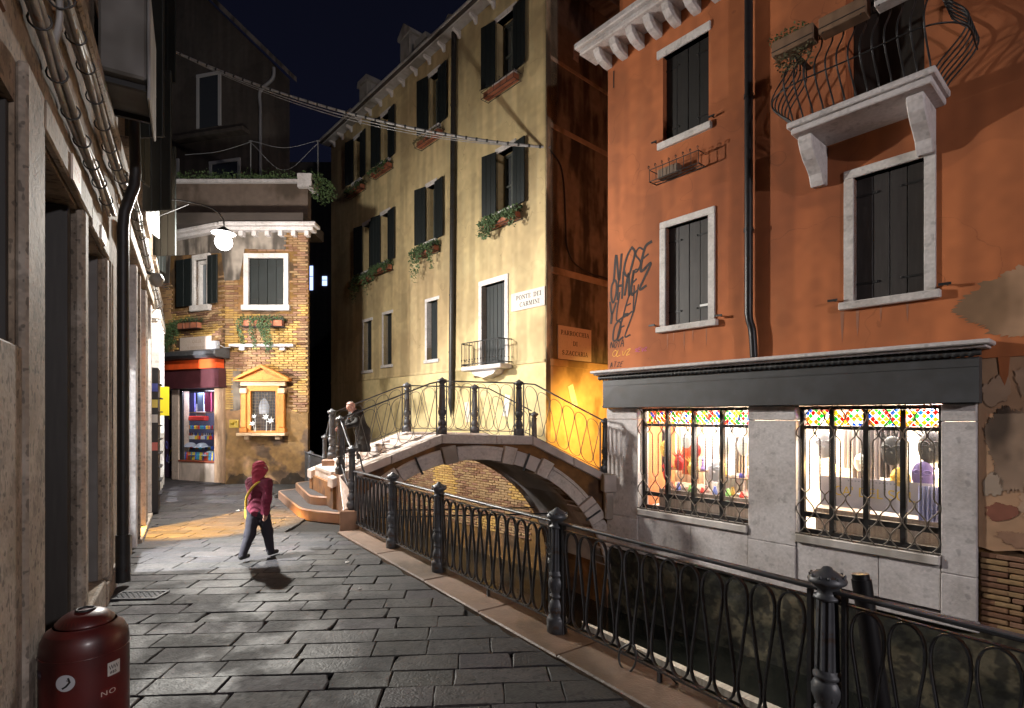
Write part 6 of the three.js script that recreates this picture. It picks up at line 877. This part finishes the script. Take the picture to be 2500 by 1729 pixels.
  plate('shop_banner', 'grey banner with yellow letters CA DEL SOL low in the right mask shop window', 'banner', RED, [4.22, 0.78, -0.40], 1.3, 0.42, 0.012, text([["CA' DEL SOL", 0.5, 0.46, 0.42, '#c9a83a', 'normal'], ['+ + + + + + + + + + + + + + +', 0.5, 0.1, 0.12, '#5a5a66', 'normal']], 1.3, 0.42, { bg: '#a9a6b4', clean: true, face: 'sans-serif' }));
  put('ruffled_cloth', 'blue white ruffled cloth at the right end of the mask shop', 'cloth', [4.86, 0.74, -0.36], cloth(0.26, 0.44, 6, 0.02), mat([0.30, 0.32, 0.55], 0.8, { both: true }));
}
// goods in the corner shop
{
  const put = (n, l, c, x, y, z, g, m, grp) => { const o = solo(n, l, c, BRL, [x * WS, y, z], g, m, grp); o.scale.x = 0.82; return o; }, pal = [[0.7, 0.04, 0.03], [0.06, 0.15, 0.6], [0.8, 0.62, 0.05], [0.75, 0.75, 0.75], [0.05, 0.35, 0.5], [0.7, 0.25, 0.04]].map(c => mat(c, 0.4));
  const fig = merge([lathe([[0.001, 0], [0.03, 0], [0.034, 0.05], [0.022, 0.11], [0.03, 0.15], [0.012, 0.18]], 10), ball(0.022, 0, 0.2, 0, 8, 6)]), bot = merge(lathe([[0.001, 0], [0.03, 0], [0.032, 0.1], [0.012, 0.14], [0.012, 0.18], [0.001, 0.18]], 10)), bxg = merge(cbox(-0.045, 0.045, 0, 0.1, -0.03, 0.03, 0.004));
  const nth = 'first second third fourth fifth sixth seventh eighth ninth tenth eleventh twelfth thirteenth fourteenth fifteenth sixteenth seventeenth eighteenth nineteenth twentieth twenty-first twenty-second twenty-third twenty-fourth'.split(' '), cn = ['red', 'blue', 'yellow', 'white', 'teal', 'orange'], row = (name, noun, g, n, x0, dx, y, z, where, grp) => { for (let i = 0; i < n; i++) { const k = (i * 5 + Math.floor(rnd() * 3)) % 6; put(name, `${cn[k]} ${noun}, ${nth[i]} from the left ${where}`, noun, x0 + i * dx, y, z, g, pal[k], `row of goods ${where}`); } };
  row('figurine', 'figurine', fig, 24, -2.6, 0.09, 0.581, -0.15, 'in the bottom row of the corner shop', 0); row('small_jar', 'jar', bot, 22, -4.1, 0.13, 1.16, -0.5, 'on the second shelf of the corner shop'); row('toy_box', 'box', bxg, 22, -4.1, 0.125, 1.46, -0.5, 'on the third shelf of the corner shop'); row('small_bottle', 'bottle', bot, 20, -3.9, 0.12, 0.581, -0.5, 'behind the figurines of the corner shop'); row('snow_globe', 'globe', merge([ball(0.045, 0, 0.06, 0, 10, 8), cyl(0.04, 0.035, 0, 0.03, 10)]), 20, -3.9, 0.12, 1.46, -0.38, 'at the front of third corner shop shelf'); row('key_ring', 'trinket', bxg, 20, -3.9, 0.125, 1.16, -0.38, 'at the front of second corner shop shelf'); row('toy_box', 'carton', bxg, 14, -4.1, 0.19, 0.861, -0.5, 'on the lowest shelf of the corner shop');
  put('red_bag', 'red bag in the middle of the corner shop window', 'bag', -2.2, 1.70, -0.35, [cbox(-0.42, 0.42, 0, 0.14, -0.08, 0.08, 0.03)], pal[0]); put('white_poster', 'white sheet hung in the corner shop window', 'sheet', -2.6, 1.78, -0.62, bx(-0.25, 0.25, 0.02, 0.42, -0.005, 0), pal[3]);
  for (const [x, c, l] of [[-2.75, [0.12, 0.12, 0.5], 'blue scarf hung at the top of the corner shop'], [-2.2, [0.3, 0.45, 0.75], 'pale blue scarf hung at the top of the corner shop'], [-1.75, [0.6, 0.05, 0.2], 'crimson scarf hung at the top of the corner shop'], [-1.3, [0.75, 0.1, 0.25], 'pink scarf at the top right of the corner shop'], [-3.3, [0.03, 0.03, 0.04], 'black scarf hung at the top left of the corner shop']]) put('scarf', l, 'scarf', x, 1.97, -0.42, bx(-0.15, 0.15, 0.0, 0.55, -0.015, 0.015), mat(c, 0.85, { map: T.wood }), 'scarves in the corner shop');
  for (const [x, y, c, l] of [[-2.6, 0.95, [0.4, 0.42, 0.5], 'grey cap on the lowest shelf of the corner shop, left'], [-1.9, 0.95, [0.45, 0.5, 0.6], 'pale cap on the lowest shelf of the corner shop, right'], [-1.4, 0.72, [0.35, 0.45, 0.5], 'pale umbrella hat low at the right of the corner shop'], [-2.2, 0.70, [0.08, 0.1, 0.2], 'navy cap low in the middle of the corner shop']]) put('cap', l, 'cap', x, y, -0.3, [new THREE.SphereGeometry(0.17, 16, 8, 0, 6.3, 0, 1.5).scale(1, 0.7, 1), cyl(0.25, 0.2, -0.01, 0.02, 18)], mat(c, 0.8), 'caps in the corner shop');
}

// ================================================================ people
function sdfGeo(dist, c, half, res) {
  const mc = new MarchingCubes(res, new THREE.MeshBasicMaterial(), false, false, 60000); mc.isolation = 0; const s = mc.size, hs = s / 2;
  for (let k = 0; k < s; k++) for (let j = 0; j < s; j++) for (let i = 0; i < s; i++) mc.field[i + j * s + k * s * s] = -dist(c[0] + (i - hs) / hs * half, c[1] + (j - hs) / hs * half, c[2] + (k - hs) / hs * half);
  mc.update(); const n = mc.count, P = mc.positionArray.slice(0, n * 3), N = mc.normalArray.slice(0, n * 3);
  const e = 0.002 ; for (let i = 0; i < n; i++) { for (let a = 0; a < 3; a++) P[3 * i + a] = c[a] + P[3 * i + a] * half; const x = P[3 * i], y = P[3 * i + 1], z = P[3 * i + 2], d = dist(x, y, z), g = V(dist(x + e, y, z) - d, dist(x, y + e, z) - d, dist(x, y, z + e) - d).normalize(); N[3 * i] = g.x; N[3 * i + 1] = g.y; N[3 * i + 2] = g.z; }
  const g = new THREE.BufferGeometry(); g.setAttribute('position', new THREE.BufferAttribute(P, 3)); g.setAttribute('normal', new THREE.BufferAttribute(N, 3)); return g;
}
const cap = (a, b, ra, rb) => ({ a, d: [b[0] - a[0], b[1] - a[1], b[2] - a[2]], ra, rb });
const field = (caps, k, grow = 0) => { for (const c of caps) c.l = c.d[0] ** 2 + c.d[1] ** 2 + c.d[2] ** 2 || 1e-9; return (x, y, z) => { let r = 9; for (const c of caps) { const px = x - c.a[0], py = y - c.a[1], pz = z - c.a[2], t = clamp((px * c.d[0] + py * c.d[1] + pz * c.d[2]) / c.l, 0, 1), d = Math.hypot(px - c.d[0] * t, py - c.d[1] * t, pz - c.d[2] * t) - mix(c.ra, c.rb, t) - grow; const h = clamp(0.5 + 0.5 * (r - d) / k, 0, 1); r = mix(r, d, h) - k * h * (1 - h); } return r; }; };
const folds = (f, c, h, res) => sdfGeo((x, y, z) => { const d = f(x, y, z); return Math.abs(d) > 0.05 ? d : d - 0.010 * (fbm((x * 0.7 + z * 0.5 + 3) / 4, (y + z * 0.6 + 3) / 4, 40, 3, 3) - 0.5) - 0.005 * Math.sin(y * 95 + 9 * Math.sin(x * 14 + z * 11)) * sm(0.35, 0.7, fbm((x + 3) / 4, (y + 3) / 4, 24, 2, 5)); }, c, h, res);
function person(label, F, p, H, o) {
  const t = thing('person', label, 'person', F, p), S = H, rot = (v, a, c) => { const y = v[1] - c[1], z = v[2] - c[2]; return [v[0], c[1] + y * Math.cos(a) - z * Math.sin(a), c[2] + y * Math.sin(a) + z * Math.cos(a)]; };
  const hip = [0, 0.52 * S, 0], lean = v => rot(v, o.lean, hip), J = {};
  J.waist = lean([0, 0.60 * S, 0]); J.chest = lean([0, 0.73 * S, 0.005 * S]); J.neck = lean([0, 0.835 * S, -0.005 * S]); const hb = lean([0, 0.86 * S, 0]); J.head = rot(lean([0, 0.925 * S, 0.012 * S]), o.head, hb);
  const limb = (a, L1, L2, a1, a2, side) => { const m = [a[0] + side * 0.03 * S, a[1] - L1 * Math.cos(a1), a[2] + L1 * Math.sin(a1)]; return [a, m, [m[0] - side * 0.012 * S, m[1] - L2 * Math.cos(a2), m[2] + L2 * Math.sin(a2)]]; };
  const caps = { legs: [], torso: [], arms: [], shoes: [] }, hands = [];
  for (const [s, k] of [[-1, 0], [1, 1]]) {
    const h = [s * 0.052 * S, 0.50 * S, 0], lg = limb(h, 0.235 * S, 0.225 * S, o.hip[k], o.knee[k], 0); const low = 0.045 * S;
    caps.legs.push(cap(lg[0], lg[1], 0.058 * S, 0.042 * S), cap(lg[1], lg[2], 0.042 * S, 0.028 * S)); caps.shoes.push(cap([lg[2][0], lg[2][1] - 0.012 * S, lg[2][2] - 0.012 * S], [lg[2][0] + s * 0.008 * S, lg[2][1] - 0.022 * S, lg[2][2] + 0.085 * S], 0.028 * S, 0.022 * S));
    const sh = lean([s * 0.105 * S, 0.80 * S, 0]), ar = limb(sh, 0.17 * S, 0.145 * S, o.arm[k], o.fore[k], s); caps.arms.push(cap(ar[0], ar[1], 0.036 * S, 0.028 * S), cap(ar[1], ar[2], 0.028 * S, 0.019 * S)); hands.push([ar[2], o.fore[k], s]);
  }
  let minY = 9; for (const c of caps.shoes) minY = Math.min(minY, c.a[1] + c.d[1] - c.rb, c.a[1] - c.ra); const up = -minY; t.children.length; 
  caps.torso.push(cap([-0.045 * S, 0.53 * S, 0], [0.045 * S, 0.53 * S, 0], 0.062 * S, 0.062 * S), cap(hip, J.waist, 0.07 * S, 0.066 * S), cap(J.waist, J.chest, 0.066 * S, 0.078 * S), cap(lean([-0.06 * S, 0.775 * S, 0]), lean([0.06 * S, 0.775 * S, 0]), 0.055 * S, 0.055 * S), cap(J.chest, J.neck, 0.06 * S, 0.028 * S));
  const neck = [cap(J.neck, J.head, 0.03 * S, 0.032 * S)], all = [...caps.legs, ...caps.torso, ...caps.arms, ...neck], cen = [0, 0.5 * S, 0.03 * S], half = 0.56 * S;
  const hs = 0.0625 * S * (o.big || 1), hd = J.head, q = v => { const r = rot([v[0] * hs, v[1] * hs, v[2] * hs], o.lean + o.head, [0, 0, 0]); return [hd[0] + r[0], hd[1] + r[1], hd[2] + r[2]]; };
  const headCaps = [cap(q([0, 0.35, -0.12]), q([0, 0.28, 0.1]), 0.98 * hs, 0.9 * hs), cap(q([0, -0.2, 0.2]), q([0, -0.72, 0.42]), 0.74 * hs, 0.42 * hs), cap(q([0, 0.08, 0.86]), q([0, -0.22, 1.06]), 0.12 * hs, 0.17 * hs), cap(q([-0.36, -0.18, 0.62]), q([0.36, -0.18, 0.62]), 0.24 * hs, 0.24 * hs), cap(q([-0.16, -0.55, 0.80]), q([0.16, -0.55, 0.80]), 0.09 * hs, 0.09 * hs), cap(q([-0.40, 0.30, 0.82]), q([0.40, 0.30, 0.82]), 0.13 * hs, 0.13 * hs), ...[-1, 1].map(s => cap(q([s * 0.92, 0.15, -0.02]), q([s * 0.9, -0.25, 0.05]), 0.16 * hs, 0.12 * hs)), cap(q([0, -0.6, -0.1]), J.neck, 0.5 * hs, 0.45 * hs)];
  const handGeo = hands.map(([w, a, s]) => { const u = 0.0105 * S, R = v => { const r = rot([v[0] * u, v[1] * u, v[2] * u], -a, [0, 0, 0]); return [w[0] + r[0], w[1] + r[1], w[2] + r[2]]; }, c = [cap(R([0, 0.6, 0]), R([0, -0.5, 0]), 1.5 * u, 1.7 * u), cap(R([0, -1.0, -1.6]), R([0, -3.6, -2.0]), 0.95 * u, 0.9 * u), cap(R([0, -1.0, 1.3]), R([0, -3.8, 1.8]), 0.95 * u, 0.9 * u)]; [[1.9, 3.2], [0.7, 3.7], [-0.6, 3.4], [-1.9, 2.6]].forEach(([z, l]) => { const k0 = R([0, -4.0, z]), k1 = R([-s * 0.4, -4.0 - l * 0.55, z]), k2 = R([-s * 1.5, -4.0 - l, z]); c.push(cap(k0, k1, 0.72 * u, 0.62 * u), cap(k1, k2, 0.62 * u, 0.5 * u)); }); const th = [R([-s * 0.4, -1.6, 2.0]), R([-s * 1.2, -3.0, 3.1]), R([-s * 1.6, -4.4, 3.1])]; c.push(cap(th[0], th[1], 0.9 * u, 0.75 * u), cap(th[1], th[2], 0.75 * u, 0.6 * u)); const m = R([0, -3.3, 0]); return sdfGeo(field(c, 0.45 * u), m, 6.5 * u, 48); });
  const sk = mat(o.skin, 0.55), put = (n, g, m) => { const x = obj(n, g, m, body || t); if (!body) x.position.y = up; return x; };
  let body = null; body = put('body', [sdfGeo(field(all, 0.03 * S), cen, half, 84), sdfGeo(field(headCaps, 0.22 * hs), q([0, 0, 0.1]), 1.75 * hs, 60), ...handGeo], sk);
  for (const s of [-1, 1]) put('eye', ball(0.15 * hs, ...q([s * 0.36, 0.06, 0.80]), 10, 8), mat([0.06, 0.045, 0.04], 0.2));
  put('jacket', folds(field([...caps.torso.slice(0, 4), cap(J.chest, lean([0, 0.82 * S, 0]), 0.062 * S, 0.038 * S), ...caps.arms, ...(o.long ? [cap([-0.045 * S, 0.40 * S, 0.0], [0.045 * S, 0.40 * S, 0.0], 0.072 * S, 0.072 * S), cap([-0.03 * S, 0.5 * S, 0], [0.03 * S, 0.5 * S, 0], 0.075 * S, 0.075 * S)] : [])], 0.035 * S, 0.013 * S), cen, half, 110), mat(o.jacket, 0.85, { map: T.stained, bump: T.rough, h: 0.03 }));
  put('trousers', folds(field([...caps.legs, ...caps.torso.slice(0, 1)], 0.03 * S, 0.010 * S), [0, 0.3 * S, 0.03 * S], 0.36 * S, 84), mat(o.legs, 0.85, { bump: T.rough, h: 0.02 }));
  for (const c of caps.shoes) put('shoe', sdfGeo(field([c], 0.01, 0.002), [c.a[0], c.a[1], c.a[2] + 0.04 * S], 0.1 * S, 36), mat([0.02, 0.018, 0.018], 0.5));
  const hair = o.hood ? [cap(q([0, 0.50, -0.30]), q([0, 0.1, -0.15]), 0.96 * hs, 1.06 * hs), cap(q([0, 0.3, -0.75]), q([0, -0.2, -0.7]), 0.55 * hs, 0.7 * hs), cap(q([0, -0.3, -0.4]), lean([0, 0.80 * S, -0.03 * S]), 0.85 * hs, 0.7 * hs)] : [cap(q([0, 0.40, -0.3]), q([0, 0.05, -0.42]), 0.86 * hs, 0.74 * hs), cap(q([0, 0.62, -0.12]), q([0, 0.66, 0.05]), 0.66 * hs, 0.6 * hs)];
  const hf = field(hair, 0.3 * hs), cut = (x, y, z) => { const f = q([0, -0.1, 1.05]); return o.hood ? Math.max(hf(x, y, z), 0.72 * hs - Math.hypot(x - f[0], y - f[1], z - f[2])) : hf(x, y, z); };
  put(o.hood ? 'hood' : 'hair', (o.hood ? folds : sdfGeo)(cut, q([0, 0, -0.1]), 2.3 * hs, 56), mat(o.hood || o.hair, 0.85));
  if (o.bag) put('shoulder_bag', [sdfGeo(field([cap([0.125 * S, 0.50 * S, 0.02 * S], [0.125 * S, 0.44 * S, 0.03 * S], 0.05 * S, 0.055 * S)], 0.01, 0), [0.125 * S, 0.47 * S, 0.02 * S], 0.13 * S, 36), tube([lean2(-0.08, 0.835, 0), lean2(-0.02, 0.78, -0.085), lean2(0.06, 0.66, -0.10), lean2(0.125, 0.52, -0.03)].map(v => V(...v)), 0.012 * S, 20, 6)], mat(o.bag, 0.7));
  function lean2(x, y, z) { return lean([x * S, y * S, z * S]); }
  return t;
}
person('person in a pink hooded jacket and dark trousers walking up the street', frame(-3.28, 6.95, -1, 0.25), [0, 0.012, 0], 1.24, { lean: 0.05, head: 0.05, big: 1.12, hip: [0.32, -0.25], knee: [0.22, -0.5], arm: [-0.3, 0.35], fore: [-0.05, 0.7], jacket: [0.30, 0.03, 0.075], hood: [0.36, 0.03, 0.055], legs: [0.022, 0.018, 0.026], skin: [0.5, 0.28, 0.2], bag: [0.6, 0.38, 0.03] });
person('stooping person in a dark coat behind the bridge railing, head bowed', frame(-2.98, 10.75, 0.75, -0.66), [0, 0.83, 0], 1.36, { lean: 0.42, head: 0.35, hip: [0.1, -0.1], knee: [0.02, -0.25], arm: [0.35, 0.55], fore: [1.2, 1.35], jacket: [0.022, 0.02, 0.02], long: true, legs: [0.02, 0.02, 0.022], skin: [0.50, 0.27, 0.22], hair: [0.10, 0.075, 0.06] });

scene.traverse(o => { if (o.isMesh) { o.castShadow = true; o.receiveShadow = true; } });
renderer.render(scene, camera);
